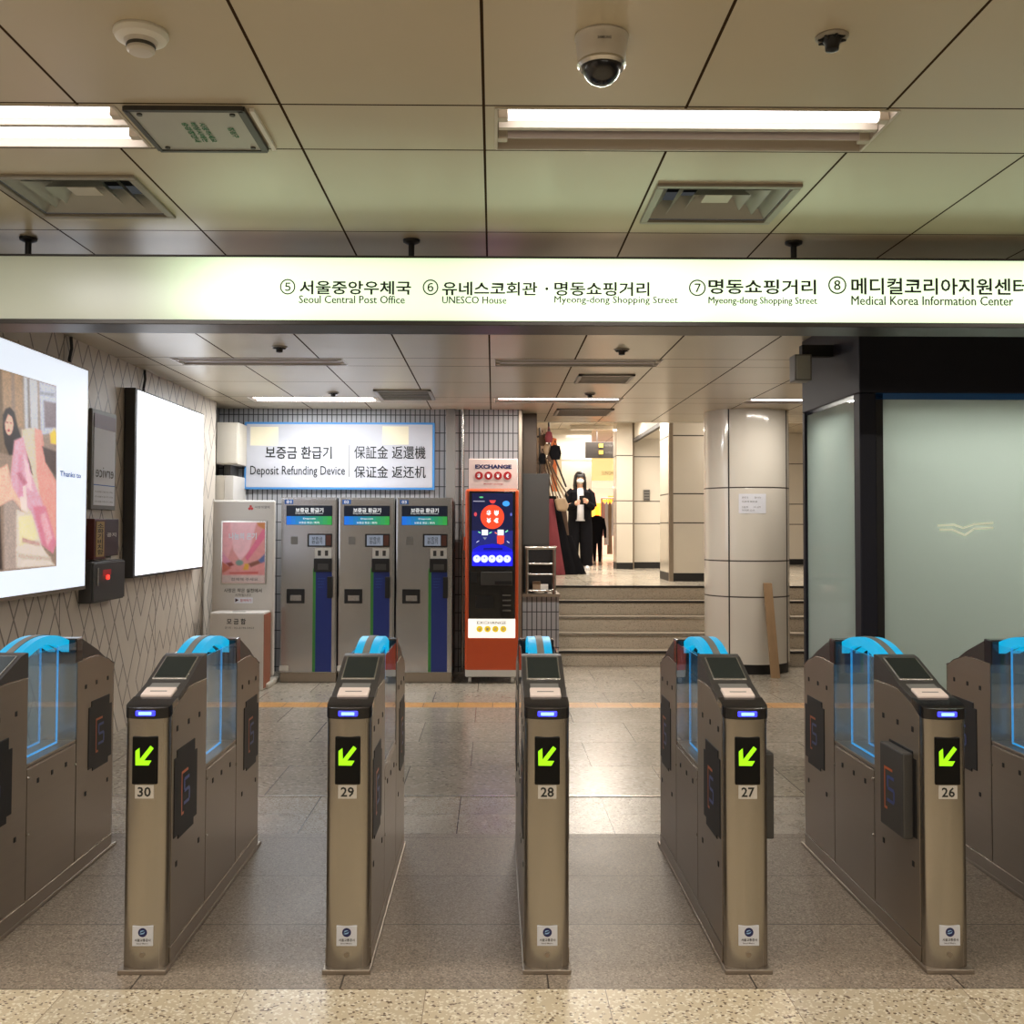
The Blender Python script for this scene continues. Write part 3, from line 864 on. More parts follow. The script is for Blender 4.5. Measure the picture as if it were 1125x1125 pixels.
def ev(tab, y):
    for (a, za), (b, zb_) in zip(tab, tab[1:]):
        if a <= y <= b: return za + (zb_ - za) * (y - a) / (b - a)
    return tab[-1][1] if y > tab[-1][0] else tab[0][1]


def half_w(y):
    # slightly bowed front with rounded corners
    d = (y + .024) / .044
    if d >= 1: return HW
    return HW * max(.10, (1 - (1 - max(d, 0)) ** 2.2) ** .55)


YSTN = [-.0238, -.0230, -.0215, -.0190, -.0155, -.011, -.005, .002, .010, .020, .032, .05, .09, .15, .215, .235, .30, .40, .445, .46]


def module(sgn, y_off, zlo, tab_lo, tab_hi, grow=0):
    """loft along the gate; sgn=-1 mirrors it for the far module"""
    rings = []
    for y in YSTN:
        w_ = half_w(y) + grow; zl = zlo if tab_lo is None else ev(tab_lo, max(y, 0)); zh = ev(tab_hi, max(y, 0))
        yy = y if sgn > 0 else y_off - y
        rings.append([(-w_, yy, zl), (w_, yy, zl), (w_, yy, zh), (-w_, yy, zh)])
    return MB().loft(rings)


gates = {}
gr = thing('ticket_gate', (0, 3.625, 0), 'proto', 'ticket gate', 'row of stainless ticket gates')


def P(mb, name, mat, parent=None, **k): return mb.build(name, mat, parent or gr, local=True, **k)


P(module(1, 0, .012, None, PT), 'front_module', 'steel', smooth=True)
P(module(-1, GL, .012, None, PT), 'rear_module', 'steel', smooth=True)
P(box(-HW, HW, .462, .938, .012, .590), 'middle_panel', 'steel_side', bevel=.002)
P(box(-HW, HW, .462, .938, .592, .606), 'sill', 'steel_side', bevel=.003)
# steel side skins with seams
for s in (-1, 1):
    xa, xb = sorted((s * HW, s * (HW + .0025)))
    for (ya, yb_, zt_) in ((.03, .458, None), (.465, .935, .585), (.942, GL - .03, None)):
        if zt_:
            mb = box(xa, xb, ya, yb_, .075, zt_)
        else:
            tab = [(y, ev(PT, y if ya < .5 else GL - y) - .004) for y in ([ya, .09, .22, .30, yb_] if ya < .5 else [ya, GL - .30, GL - .22, GL - .09, yb_])]
            mb = MB().prism([(ya, .075), (yb_, .075)] + [(y, z) for y, z in reversed(tab)], 'X', xa, xb)
        P(mb, 'side_panel', 'steel_side', bevel=.001, segs=1)
    for y, z in ((.359, .823), (.22, .823), (.083, .823), (.831, .522), (.692, .522), (.56, .521), (1.297, .823), (1.16, .824), (1.036, .822), (.365, .342), (.087, .342), (1.308, .341), (1.047, .341)):
        P(box(*sorted((s * (HW + .001), s * (HW + .005))), y - .009, y + .009, z - .010, z + .010), 'sensor_eye', 'black', bevel=.002)
    for y, z in ((.475, .55), (.475, .33), (.93, .5)):
        P(MB().cyl((s * HW, y, z), (s * (HW + .006), y, z), .006, n=10), 'lock', 'silver')
P(MB().prism([(-.031, 0), (GL + .031, 0), (GL + .029, .016), (-.029, .016)], 'X', -HW - .007, HW + .007), 'plinth', 'steel_side', bevel=.003)
for s in (-1, 1): P(box(*sorted((s * HW, s * (HW + .004))), .03, GL - .03, .016, .070), 'kick_plate', 'steel_side', bevel=.001, segs=1)
# dark heads
P(module(1, 0, 0, [(y, z + .0005) for y, z in PT], HT, .0015), 'front_head', 'dark_plastic', smooth=True, bevel=.004)
P(module(-1, GL, 0, [(y, z + .0005) for y, z in PT], [(y, z - .03 if y < .2 else z) for y, z in HT], .0015), 'rear_head', 'head_grey', smooth=True, bevel=.004)
P(box(-HW - .002, HW + .002, .925, 1.0, .94, 1.05), 'rear_block', 'black_gloss', bevel=.006)
# glossy black nose with blue slot
lip = MB()
rings = []
for y in YSTN[:13]:
    w_ = half_w(y) + .003; yy = max(y, 0)
    rings.append([(-w_, y - .002, ev(PT, yy) - .001), (w_, y - .002, ev(PT, yy) - .001), (w_, y - .002, ev(HT, yy) + .001), (-w_, y - .002, ev(HT, yy) + .001)])
P(MB().loft(rings), 'nose', 'black_gloss', smooth=True)
led = P(box(-.034, .034, -.029, -.010, .886, .905), 'status_light', 'blue_led', bevel=.004)
P(box(-.023, .023, -.0300, -.025, .890, .901), 'light_core', 'blue_led_core', led, bevel=.002)
P(module(1, 0, .866, None, [(0, .879)], .002), 'collar', 'silver') if False else None
rings = [[(-half_w(y) - .001, y - .001, .862), (half_w(y) + .001, y - .001, .862), (half_w(y) + .001, y - .001, .877), (-half_w(y) - .001, y - .001, .877)] for y in YSTN[:11]]
P(MB().loft(rings), 'collar', 'steel', smooth=True)


def slab(ya, yb_, w_, lift, th):
    za, zb_ = ev(HT, ya) + lift, ev(HT, yb_) + lift
    return MB().add([(-w_, ya, za - th), (w_, ya, za - th), (w_, yb_, zb_ - th), (-w_, yb_, zb_ - th), (-w_, ya, za), (w_, ya, za), (w_, yb_, zb_), (-w_, yb_, zb_)],
                    [(0, 3, 2, 1), (4, 5, 6, 7), (0, 1, 5, 4), (1, 2, 6, 5), (2, 3, 7, 6), (3, 0, 4, 7)])


fr_ = P(slab(.236, .398, .064, .004, .006), 'screen_frame', 'silver', bevel=.002)
P(slab(.243, .391, .058, .0052, .006), 'screen', 'screen_off', fr_)
P(slab(.165, .205, .052, .003, .006), 'reader_window', 'grey_panel')
pd = P(slab(.085, .155, .056, .010, .014), 'card_pad', 'pad', bevel=.005)
P(slab(.112, .118, .030, .0108, .004), 'pad_mark', 'grey_panel', pd)
# front display with arrow
d = P(MB().prism([(-.044, .650), (.044, .650), (.044, .816), (-.044, .816)], 'Y', -.0258, -.012), 'display', 'display_black', bevel=.004)
ar = [(-.030, .718), (-.030, .768), (-.019, .778), (-.017, .752), (.020, .786), (.030, .776), (-.005, .740), (.022, .737), (.012, .718)]
tri = MB()
tri.prism([(-.031, .717), (-.0315, .766), (-.018, .777), (-.0165, .733)], 'Y', -.0270, -.0253)
tri.prism([(-.031, .717), (-.0165, .733), (.024, .733), (.014, .7165)], 'Y', -.0270, -.0253)
tri.prism([(-.0225, .730), (.020, .784), (.031, .775), (-.010, .722)], 'Y', -.0269, -.0253)
P(tri, 'arrow', 'green_led', d)
# station operator sticker
s_ = P(box(-.034, .036, -.0250, -.016, .097, .165), 'sticker', 'paper')
c = MB(); c.prism(disc(.001, .143, .0155), 'Y', -.0255, -.0245); P(c, 'emblem', 'navy', s_)
inks('emblem_swoosh', 'print', s_, [((150, 190, 230), [(-.010, .138), (-.002, .1365), (.006, .139), (.010, .147), (.004, .1425), (-.004, .141)]), ((150, 190, 230), [(-.008, .142), (-.002, .146), (.008, .149), (.002, .151), (-.006, .149)])], lambda u, v: (u, -.0257, v), (0, -.0001, 0), local=True)
text('서울교통공사', (-.026, -.0254, .112), (1, 0, 0), (0, 0, 1), .056, .010, 'ink', s_, 'sticker_text', .02, local=True)
text('Seoul Metro', (-.020, -.0254, .103), (1, 0, 0), (0, 0, 1), .040, .005, 'ink_grey', s_, 'sticker_text', .02, local=True)
k_ = P(MB().cyl((0, -.0265, .066), (0, -.018, .066), .009, n=20), 'keyhole', 'steel_side')
# glass flaps
for s in (-1, 1):
    P(box(*sorted((s * (HW - .006), s * HW)), .462, .938, .607, 1.035), 'glass_panel', 'glass')
    fp = P(box(*sorted((s * .034, s * .040)), .464, .83, .625, 1.02), 'flap', 'flap_glass')
    P(box(*sorted((s * .0335, s * .0405)), .826, .831, .622, 1.03), 'edge_light', 'blue_line', fp)
    P(box(*sorted((s * .0335, s * .0405)), .464, .831, .614, .620), 'edge_light', 'blue_line', fp)


def arch_z(y): u = (y - .695) / .235; return 1.040 + .045 * (1 - u * u) if abs(u) < 1 else 1.04


for x0, x1, mt, nm, dz, th in ((-.046, -.014, 'cyan_led', 'arch_light', 0, .034), (.014, .046, 'cyan_led', 'arch_light', 0, .034), (-.014, .014, 'grey_panel', 'arch_cover', .003, .028)):
    rings = []
    for i in range(13):
        y = .458 + .476 * i / 12; z = arch_z(y) + dz
        tk = th + .018 * abs((y - .695) / .235)
        rings.append([(x0, y, z - tk), (x1, y, z - tk), (x1, y, z), (x0, y, z)])
    P(MB().loft(rings), nm, mt, smooth=True)


def hatch(root, s, ya, out, name='service_hatch', rear=False):
    """notched dark cover on a side face; out = how far it stands proud"""
    m = lambda y: ya + y
    poly = [(0, .44), (.05, .44), (.05, .425), (.24, .425), (.24, .45), (.28, .45), (.28, .70), (.25, .70), (.25, .745), (.03, .745), (.03, .72), (0, .72)]
    xa, xb = sorted((s * HW, s * (HW + .0025 + out)))
    hh = MB().prism([(m(a), b) for a, b in poly], 'X', *sorted((s * HW, s * (HW + .0055)))).build(name, 'black' if not rear else 'dark_grey', root, local=True, bevel=.002)
    face = hh
    if out > .01:
        face = box(*sorted((s * (HW + .004), s * (HW + .0025 + out))), m(.025), m(.245), .432, .738).build('raised_cover', 'dark_grey', hh, local=True, bevel=.006)
    xo = s * (HW + .0025 + max(out, .003) + .0008)
    cy, cz = m(.14), .585
    O, Bc = (190, 92, 44), (52, 74, 140)
    q = []
    for col, x0, x1, z0, z1 in ((O, -.060, -.050, -.075, .070), (O, -.060, .020, .062, .072), (O, -.060, -.030, -.085, -.075),
                                (Bc, -.025, .035, .032, .044), (Bc, -.032, -.018, .000, .040), (Bc, -.025, .035, -.010, .002), (Bc, .028, .042, -.046, -.004), (Bc, -.032, .035, -.054, -.042)):
        q.append((col, [(cy + x0 * s, cz + z0), (cy + x1 * s, cz + z0), (cy + x1 * s, cz + z1), (cy + x0 * s, cz + z1)]))
    inks('hatch_logo', 'print', face, q, lambda u, v: (xo, u, v), (s * .0001, 0, 0), local=True)
    return hh


def number(root, n):
    p_ = box(-.032, .032, -.0250, -.016, .602, .648).build('number_plate', 'board', root, local=True)
    text(n, (-.023, -.0254, .608), (1, 0, 0), (0, 0, 1), .046, .034, 'ink', p_, 'number', .02, local=True)


GX = [(-1.911, None, 'gate at the left edge, nearest the picture lightbox, its front cut off'),
      (-1.208, '30', ''), (-.504, '29', ''), (.191, '28', ''), (.891, '27', ''), (1.592, '26', ''), (2.290, None, 'gate')]
labels = ['stainless ticket gate cut off by the left edge, only its rear half in view', 'stainless ticket gate with number plate 30 and green arrow', 'stainless ticket gate with number plate 29 and green arrow',
          'stainless ticket gate with number plate 28 seen straight on in the middle', 'stainless ticket gate with number plate 27 and a dark box proud of its right side',
          'stainless ticket gate with number plate 26 and a dark box proud of its left side', 'stainless ticket gate cut off by the right edge before the frosted booth']
for i, ((gx, num, _), lb) in enumerate(zip(GX, labels)):
    g = gr if i == 0 else copy_tree(gr)
    gates[i] = g
for i, ((gx, num, _), lb) in enumerate(zip(GX, labels)):
    g = gates[i]; g.location = (gx, 3.625, 0); g['label'] = lb
    for s in (-1, 1):
        prow = .04 if (i == 5 and s == -1) or (i == 4 and s == 1) else .003
        hatch(g, s, .05, prow); hatch(g, s, 1.07, .003)
    if num: number(g, num)

# ================================================================== LEFT WALL
XW = XL + .09


def wallbox(name, px0, px1, ztop, zbot, label, cat, frame_mat='steel_side'):
    y0 = atX(px0, 500, XW).y; y1 = atX(px1, 500, XW).y
    t = thing(name, (XL, (y0 + y1) / 2, zbot), label, cat)
    box(XL + .002, XW - .004, y0, y1, zbot, ztop).build('cabinet', frame_mat, t, bevel=.004)
    return t, y0, y1


tb, y0, y1 = wallbox('advertising_lightbox', 148.5, 223.8, 2.60, 1.145, 'blank glowing white lightbox on the left wall', 'lightbox', 'dark_grey')
box(XW - .006, XW + .002, y0 + .045, y1 - .02, 1.165, 2.585).build('diffuser', 'white_lit', tb)
# picture lightbox
yR = atX(97, 500, XW).y
t2 = thing('advertising_lightbox', (XL, 5.9, 1.13), 'lightbox on the left wall with a backlit picture of a woman in a pink dress', 'lightbox')
box(XL + .002, XW - .004, yR - 2.14, yR, 1.12, 2.60).build('cabinet', 'steel_side', t2, bevel=.004)
box(XW - .006, XW + .001, yR - 2.12, yR - .03, 1.145, 2.585).build('diffuser', 'white_lit_soft', t2)
W = lambda u, v: tuple(atX(u, v, XW + .002))
# the printed picture, measured on the lightbox face
pic = [((150, 128, 112), [(-40, 393), (62, 424), (62, 622), (-40, 632)]),
       ((120, 100, 80), [(-40, 393), (12, 409), (12, 500), (-40, 490)]),
       ((170, 140, 110), [(2, 406), (24, 413), (26, 470), (4, 468)]),
       ((196, 198, 204), [(26, 414), (41, 418), (42, 480), (28, 478)]),
       ((188, 192, 206), [(43, 419), (62, 425), (62, 475), (45, 478)]),
       ((120, 104, 112), [(48, 440), (62, 443), (62, 470), (49, 470)]),
       ((214, 202, 180), [(24, 472), (38, 470), (44, 530), (46, 580), (24, 560)]),
       ((228, 160, 148), [(38, 470), (46, 474), (50, 508), (62, 530), (62, 600), (46, 560), (40, 520)]),
       ((80, 62, 56), [(46, 490), (62, 496), (62, 526), (50, 508)]),
       ((240, 206, 60), [(55, 476), (60, 471), (62, 476), (62, 488), (56, 487)]),
       ((176, 158, 148), [(4, 540), (22, 545), (24, 624), (5, 626)]),
       ((222, 208, 196), [(18, 560), (40, 566), (46, 600), (60, 621), (18, 624)]),
       ((236, 226, 180), [(20, 568), (36, 565), (42, 592), (22, 600)]),
       ((222, 170, 186), [(16, 484), (26, 480), (34, 520), (46, 550), (58, 590), (58, 606), (46, 598), (34, 562), (20, 548), (10, 548), (12, 520)]),
       ((212, 130, 150), [(36, 556), (50, 556), (62, 596), (58, 608), (46, 598)]),
       ((232, 190, 168), [(-8, 520), (8, 510), (14, 536), (24, 552), (26, 562), (14, 548), (-8, 560)]),
       ((240, 222, 214), [(20, 532), (28, 534), (30, 562), (24, 560)]),
       ((34, 26, 28), [(3, 456), (6, 449), (11, 447), (16, 453), (20, 470), (26, 488), (33, 508), (36, 522), (28, 514), (18, 500), (10, 500), (5, 488), (3, 470)]),
       ((228, 186, 164), disc(10, 466, 4.6, 14, 12)),
       ((34, 26, 28), [(4, 458), (7, 450), (11, 448), (15, 453), (16, 466), (13, 458), (9, 455), (6, 464)]), ((60, 40, 38), disc(8, 464, .9, 8, .8)), ((60, 40, 38), disc(12, 464.5, .9, 8, .8)),
       ((150, 50, 60), disc(9.5, 473, 1.5, 8, 1.4)),
       ]
PX1 = 62.0


def Wp(u, v):
    # u along the wall in photograph columns; v runs 0..1 between the slanted picture edges
    vt = 393 + (u + 40) * (424 - 393) / 102; vb = 632 + (u + 40) * (622 - 632) / 102
    return W(u, vt + (vb - vt) * v)


def nv(poly):
    r_ = []
    for u, v in poly:
        vt = 393 + (u + 40) * (424 - 393) / 102; vb = 632 + (u + 40) * (622 - 632) / 102
        r_.append((u, (v - vt) / (vb - vt) * 200))
    return r_


extra = [((120, 106, 100), [(30, 416), (32, 416), (34, 470), (31, 470)]), ((150, 152, 162), [(44, 430), (60, 432), (60, 436), (44, 434)]), ((214, 150, 172), [(20, 500), (24, 500), (26, 546), (20, 546)]),
         ((240, 200, 210), [(26, 500), (31, 510), (36, 540), (30, 536)]), ((190, 120, 140), [(18, 520), (22, 518), (30, 530), (26, 534)]), ((230, 170, 180), [(44, 566), (50, 562), (58, 590), (52, 600)]),
         ((196, 160, 150), [(24, 590), (44, 596), (44, 600), (24, 596)]), ((200, 184, 170), [(20, 608), (56, 612), (56, 616), (20, 613)]), ((66, 56, 52), [(-40, 560), (0, 556), (3, 626), (-40, 630)]),
         ((246, 214, 196), [(8, 462), (12, 461), (13, 470), (9, 474)]), ((150, 126, 110), [(12, 410), (16, 411), (17, 470), (13, 470)])]
soft_print('printed_picture', 'print_lit', t2, -40, 0, 62, 200, 150, 260, [(c_, nv(p_)) for c_, p_ in pic[:13]] + [(c_, nv(p_)) for c_, p_ in extra[:2] + extra[6:9] + extra[10:]] + [(pic[17][0], nv(pic[17][1]), 2.0)] + [(c_, nv(p_)) for c_, p_ in pic[13:17]] + [(c_, nv(p_)) for c_, p_ in extra[2:6]] + [(c_, nv(p_), 1.6) for c_, p_ in pic[18:]],
           lambda u, v: Wp(u, v / 200), 2.6, .45)
a = atX(66, 523, XW + .003); b = atX(89, 519, XW + .003)
text('Thanks to', (XW + .003, a.y, a.z), (0, 1, 0), (0, 0, 1), b.y - a.y, .035, 'ink_blue', t2, 'caption', .02)
# notice frame, leaflet rack, control box
ya, yb_ = atX(101.5, 500, XL + .03).y, atX(128, 500, XL + .03).y
nt = thing('wall_notice', (XL, (ya + yb_) / 2, 1.6), 'tall framed notice with grey writing and a drawn reflection between the two lightboxes', 'notice')
zt_, zb_ = atX(115, 452, XL + .03).z, atX(115, 560, XL + .03).z
box(XL, XL + .026, ya, yb_, zb_, zt_).build('frame', 'grey_panel', nt, bevel=.004)
box(XL + .024, XL + .030, ya + .03, yb_ - .03, zb_ + .03, zt_ - .03).build('sheet', 'paper', nt)
box(XL + .030, XL + .0312, ya + .03, yb_ - .03, zt_ - .13, zt_ - .03).build('header_band', pmat('plum_band', rgb(112, 84, 96), .5), nt)
a = atX(106, 524, XL + .032); text('ervice', (XL + .0325, yb_ - .06, a.z), (0, -1, 0), (0, 0, 1), yb_ - ya - .12, .075, 'ink_grey', nt, 'writing', 0)  # mirrored word: a reflection drawn as lettering on the sheet
box(XL + .030, XL + .0312, ya + .03, yb_ - .03, zb_ + .17, zb_ + .176).build('blue_rule', 'ink_blue', nt)
for k in range(3):
    text('안내 말씀 드립니다 고객님', (XL + .0325, ya + .05, zb_ + .05 + k * .035), (0, 1, 0), (0, 0, 1), yb_ - ya - .12, .012, 'ink_grey', nt, 'writing', 0)
XR = XL + .06
ya, yb_ = atX(105, 500, XR).y, atX(133, 500, XR).y
lr = thing('leaflet_rack', (XL, (ya + yb_) / 2, 1.3), 'dark red two part wall rack above the grey control box', 'rack')
zt_, zb_ = atX(118, 570, XR).z, atX(118, 614, XR).z
ym = ya + (yb_ - ya) * .42
box(XL, XR, ya, ym, zb_, zt_).build('plaque', pmat('dark_red', rgb(88, 36, 30), .4), lr, bevel=.004)
box(XR - .002, XR + .003, ya + .03, ym - .03, zb_ + .02, zt_ - .02).build('gold_strip', pmat('gold_strip', rgb(170, 140, 80), .4), lr)
text('소\n화\n기\n비\n치\n함', (XR + .0035, ya + .045, zb_ + .035), (0, 1, 0), (0, 0, 1), ym - ya - .09, zt_ - zb_ - .07, 'ink', lr, 'writing', .02)
box(XL, XR - .01, ym + .005, yb_, zb_ + .02, zt_ - .0).build('pocket', pmat('maroon', rgb(66, 44, 44), .45), lr, bevel=.003)
text('공지', (XR - .009, ym + .05, zt_ - .13), (0, 1, 0), (0, 0, 1), yb_ - ym - .1, .03, 'board', lr, 'writing', .02)
text('안내문', (XR - .009, ym + .05, zt_ - .30), (0, 1, 0), (0, 0, 1), yb_ - ym - .1, .02, 'board', lr, 'writing', .02)
XK = XL + .10
ya, yb_ = atX(104.5, 500, XK).y, atX(139.5, 500, XK).y
cb_ = thing('control_box', (XL, (ya + yb_) / 2, 1.1), 'grey steel control box with a red light below the wall rack', 'box')
zt_, zb_ = atX(120, 616, XK).z, atX(120, 660, XK).z
box(XL, XK - .012, ya, yb_, zb_, zt_).build('body', 'dark_grey', cb_, bevel=.004)
dr = box(XK - .012, XK, ya + .01, yb_ - .01, zb_ + .01, zt_ - .01).build('door', 'dark_grey', cb_, bevel=.003)
box(XK, XK + .012, ya + .06, ya + .075, zb_ + .12, zb_ + .24).build('handle', 'silver', dr, bevel=.003)
box(XK, XK + .003, ya + .17, ya + .32, zt_ - .10, zt_ - .06).build('name_plate', 'red', dr)
MB().cyl((XK - .005, ya + .25, zb_ + .17), (XK + .014, ya + .25, zb_ + .17), .016, n=16).build('red_lamp', 'red_led', dr, smooth=True)
# cables down from the ceiling into the boxes
for px, ztp, lb in ((77.5, 2.60, 'black cable running from the ceiling into the picture lightbox'), (159, 2.60, 'black cable running from the ceiling into the blank lightbox')):
    q = atX(px, 400, XL + .02)
    tag(MB().tube([(XL + .02, q.y, ZF - .005), (XL + .022, q.y + .01, 2.72), (XL + .02, q.y - .02, 2.64), (XL + .02, q.y, ztp - .02)], .011, 8).build('power_cable', 'black'), lb, 'cable')

# ================================================================== BACK WALL
# refund sign
YR = YB - .05
a = atY(268, 537.5, YR); b = atY(477.5, 464.3, YR)
rs = thing('refund_sign', (a.x, YR, a.z), 'white wall sign with blue border for the deposit refunding device', 'sign')
box(a.x, b.x, YR, YB, a.z, b.z).build('border', 'blue_frame', rs, bevel=.004)
box(a.x + .022, b.x - .022, YR - .004, YR + .01, a.z + .022, b.z - .022).build('face', 'sign_white', rs, bevel=.002)
for px0, px1, py0, py1 in ((275, 306, 469, 489.5), (420, 449, 468.5, 488.5)):
    c0 = atY(px0, py1, YR); c1 = atY(px1, py0, YR)
    box(c0.x, c1.x, YR - .0055, YR - .003, c0.z, c1.z).build('faded_patch', 'sign_patch', rs)
YT = YR - .009
textY('보증금 환급기', 291.5, 490.5, 364.5, 504, YT, 'ink', rs, bold=.014)
textY('Deposit Refunding Device', 274.8, 512, 379, 524.5, YT, 'ink', rs, bold=.004)
textY('保証金 返還機', 389, 490, 467.7, 504, YT, 'ink', rs, bold=.003)
textY('保证金 返还机', 389, 512, 467.7, 525, YT, 'ink', rs, bold=.003)
c0 = atY(383.3, 524, YR); box(c0.x, c0.x + .008, YR - .006, YR - .003, c0.z, c0.z + .34).build('divider', 'grey_panel', rs)

# steel conduit strips on the tile wall
def vstrip(name, px0, px1, y0, y1, py0, py1, mat, label, cat):
    a_ = atY(px0, py1, y0); b_ = atY(px1, py0, y0)
    return tag(box(a_.x, b_.x, y0, y1, max(a_.z, 0), min(b_.z, ZF)).build(name, mat, bevel=.004), label, cat)


vstrip('cable_duct', 488.5, 500.5, YB - .06, YB, 440, 760, 'grey_panel', 'wide grey cable duct on the striped wall right of the refund machines', 'cable duct')
q = atY(508.5, 500, YB - .03)
tag(MB().cyl((q.x, YB - .03, 0), (q.x, YB - .03, ZF), .014).build('conduit_pipe', 'silver', smooth=True), 'thin pale conduit pipe beside the grey cable duct behind the kiosk', 'pipe')
q = atY(572, 500, YB - .03)
tag(MB().box(.268, .314, YB - .014, YB - .002, 0, ZF).box(.302, .314, YB - .014, YB + .2, 0, ZF).build('corner_guard', 'steel_side', bevel=.003), 'steel corner guard at the right end of the striped tile wall', 'corner guard')

# boxes in the left corner
YE = 10.55
a = atY(237, 510, YE); b = atY(262, 464, YE)
e = thing('junction_box', (a.x, YE, a.z), 'beige electrical box high in the left corner beside the refund sign', 'box')
box(a.x, b.x, YE, YR - .01, a.z, b.z).build('body', 'beige', e, bevel=.006); box(a.x + .01, b.x - .01, YE - .008, YE, a.z + .01, b.z - .01).build('lid', 'beige', e, bevel=.004)
box(a.x + .06, b.x - .1, YE + .1, YB, a.z - .10, a.z).build('cable_neck', 'dark_grey', e)
a = atY(231, 560, YE - .1); b = atY(256.5, 522.5, YE - .1)
e = thing('post_cabinet', (a.x, YE, 0), 'pale grey column cabinet rising behind the donation board', 'cabinet')
box(a.x, b.x - .09, YE - .1, YB, 0, b.z).build('side', 'beige', e, bevel=.004); box(b.x - .09, b.x, YE - .1, YB, 0, b.z).build('door', 'board', e, bevel=.004)

# refund machines
YM = 10.19


def refund_machine(px_left, label, first=False):
    a_ = atZ(px_left, 751, 0).x
    t = thing('refund_machine', (a_, YM, 0), label, 'refund machine', 'deposit refund machines in a row')
    B = lambda x0, x1, z0, z1, y0, y1, n, m_, par=None, bv=.003: box(x0, x1, y0, y1, z0, z1).build(n, m_, par or t, local=True, bevel=bv)
    S = .001763; H = lambda y: (1080 - y) * S; X = lambda x: (x - 30) * S
    B(0, .555, .10, 1.83, 0, .62, 'cabinet', 'steel_machine', bv=.006)
    B(.0, .555, 0, .10, .015, .60, 'base', 'steel_side')
    B(.555, .563, .05, 1.80, .06, .6, 'side_gap', 'black')
    dr = B(.012, .543, .115, 1.815, -.012, .0, 'door', 'steel_machine')
    hd = B(X(60), X(318), H(197), H(88), -.020, -.010, 'header', 'black')
    inks('header_print', 'screen_lit', hd, [((8, 16, 30), rect(X(62), H(148), X(316), H(91)))] + [((int(20 + 24 * k / 9), int(96 + 40 * k / 9), int(190 - 130 * k / 9)), rect(X(62 + 25.4 * k), H(196), X(62 + 25.4 * (k + 1)), H(148))) for k in range(10)], lambda u, v: (u, -.0208, v), local=True)
    text('보증금 환급기', (X(112), -.0215, H(127)), (1, 0, 0), (0, 0, 1), X(268) - X(112), H(101) - H(127), 'ink_white', hd, 'lettering', .03, local=True)
    text('Deposit Refund Device', (X(112), -.0215, H(137)), (1, 0, 0), (0, 0, 1), X(265) - X(112), H(129) - H(137), 'ink_white', hd, 'lettering', .02, local=True)
    text('Deposit', (X(155), -.0215, H(168)), (1, 0, 0), (0, 0, 1), X(225) - X(155), H(157) - H(168), 'ink_white', hd, 'lettering', .02, local=True)
    text('보증금 환급 / 安内', (X(132), -.0215, H(190)), (1, 0, 0), (0, 0, 1), X(246) - X(132), H(178) - H(190), 'ink_white', hd, 'lettering', .02, local=True)
    tg = B(X(50), X(98), H(80), H(55), -.014, -.011, 'number_label', 'ink_blue', bv=0)
    text('0' + {306: '1', 370: '2', 434: '3'}[int(px_left)], (X(60), -.0146, H(76)), (1, 0, 0), (0, 0, 1), X(88) - X(60), H(59) - H(76), 'ink_white', tg, 'lettering', .02, local=True)
    B(X(87), X(125), H(306), H(263), -.014, -.011, 'speaker_grille', 'grey_panel', bv=0)
    sc_ = B(X(180), X(318), H(320), H(246), -.026, -.010, 'screen_bezel', 'black')
    B(X(190), X(280), H(312), H(254), -.0275, -.020, 'screen', pmat('small_screen', rgb(150, 160, 175), .3, emit=rgb(150, 165, 190), es=.25), sc_, 0)
    text('보증금\n환급기', (X(205), -.0282, H(303)), (1, 0, 0), (0, 0, 1), X(265) - X(205), H(264) - H(303), 'ink', sc_, 'lettering', .01, local=True)
    B(X(284), X(312), H(312), H(254), -.0275, -.020, 'card_reader', pmat('reader_red', rgb(90, 50, 40), .4), sc_, 0)
    sk = B(X(222), X(314), H(384), H(327), -.0145, -.011, 'instruction_sticker', 'white', bv=0)
    for k in (0, 1):
        B(X(238 + 40 * k), X(256 + 40 * k), H(370), H(340), -.0155, -.014, 'icon', 'dark_grey', sk, 0)
    sl = B(X(219), X(318), H(460), H(385), -.045, -.010, 'card_intake', 'black')
    B(X(240), X(300), H(448), H(415), -.047, -.040, 'slot', 'dark_grey', sl)
    B(X(228), X(318), H(1018), H(460), -.0155, -.011, 'blue_strip', 'blue_strip', bv=0)
    B(X(212), X(228), H(1018), H(440), -.0152, -.011, 'green_strip', 'green_strip', bv=0)
    for k in range(4):
        text('보증금 환급 안내', (X(240), -.0162, H(500 + k * 16)), (1, 0, 0), (0, 0, 1), (.07, .06, .06, .05)[k], .010, 'ink_blue', t, 'instructions', 0, local=True)
    B(X(295), X(322), H(605), H(487), -.06, -.012, 'handle', 'black')
    tr_ = B(X(66), X(166), H(636), H(556), -.022, -.010, 'return_tray', 'black')
    B(X(86), X(150), H(622), H(590), -.024, -.018, 'tray_flap', 'steel_machine', tr_)
    B(X(28), X(78), H(1013), H(985), -.0145, -.011, 'maker_label', 'white', bv=0)
    return t


refund_machine(306, 'steel deposit refund machine beside the donation board, leftmost of three')
refund_machine(370, 'steel deposit refund machine in the middle of the three')
refund_machine(434, 'steel deposit refund machine next to the orange kiosk, rightmost of three')

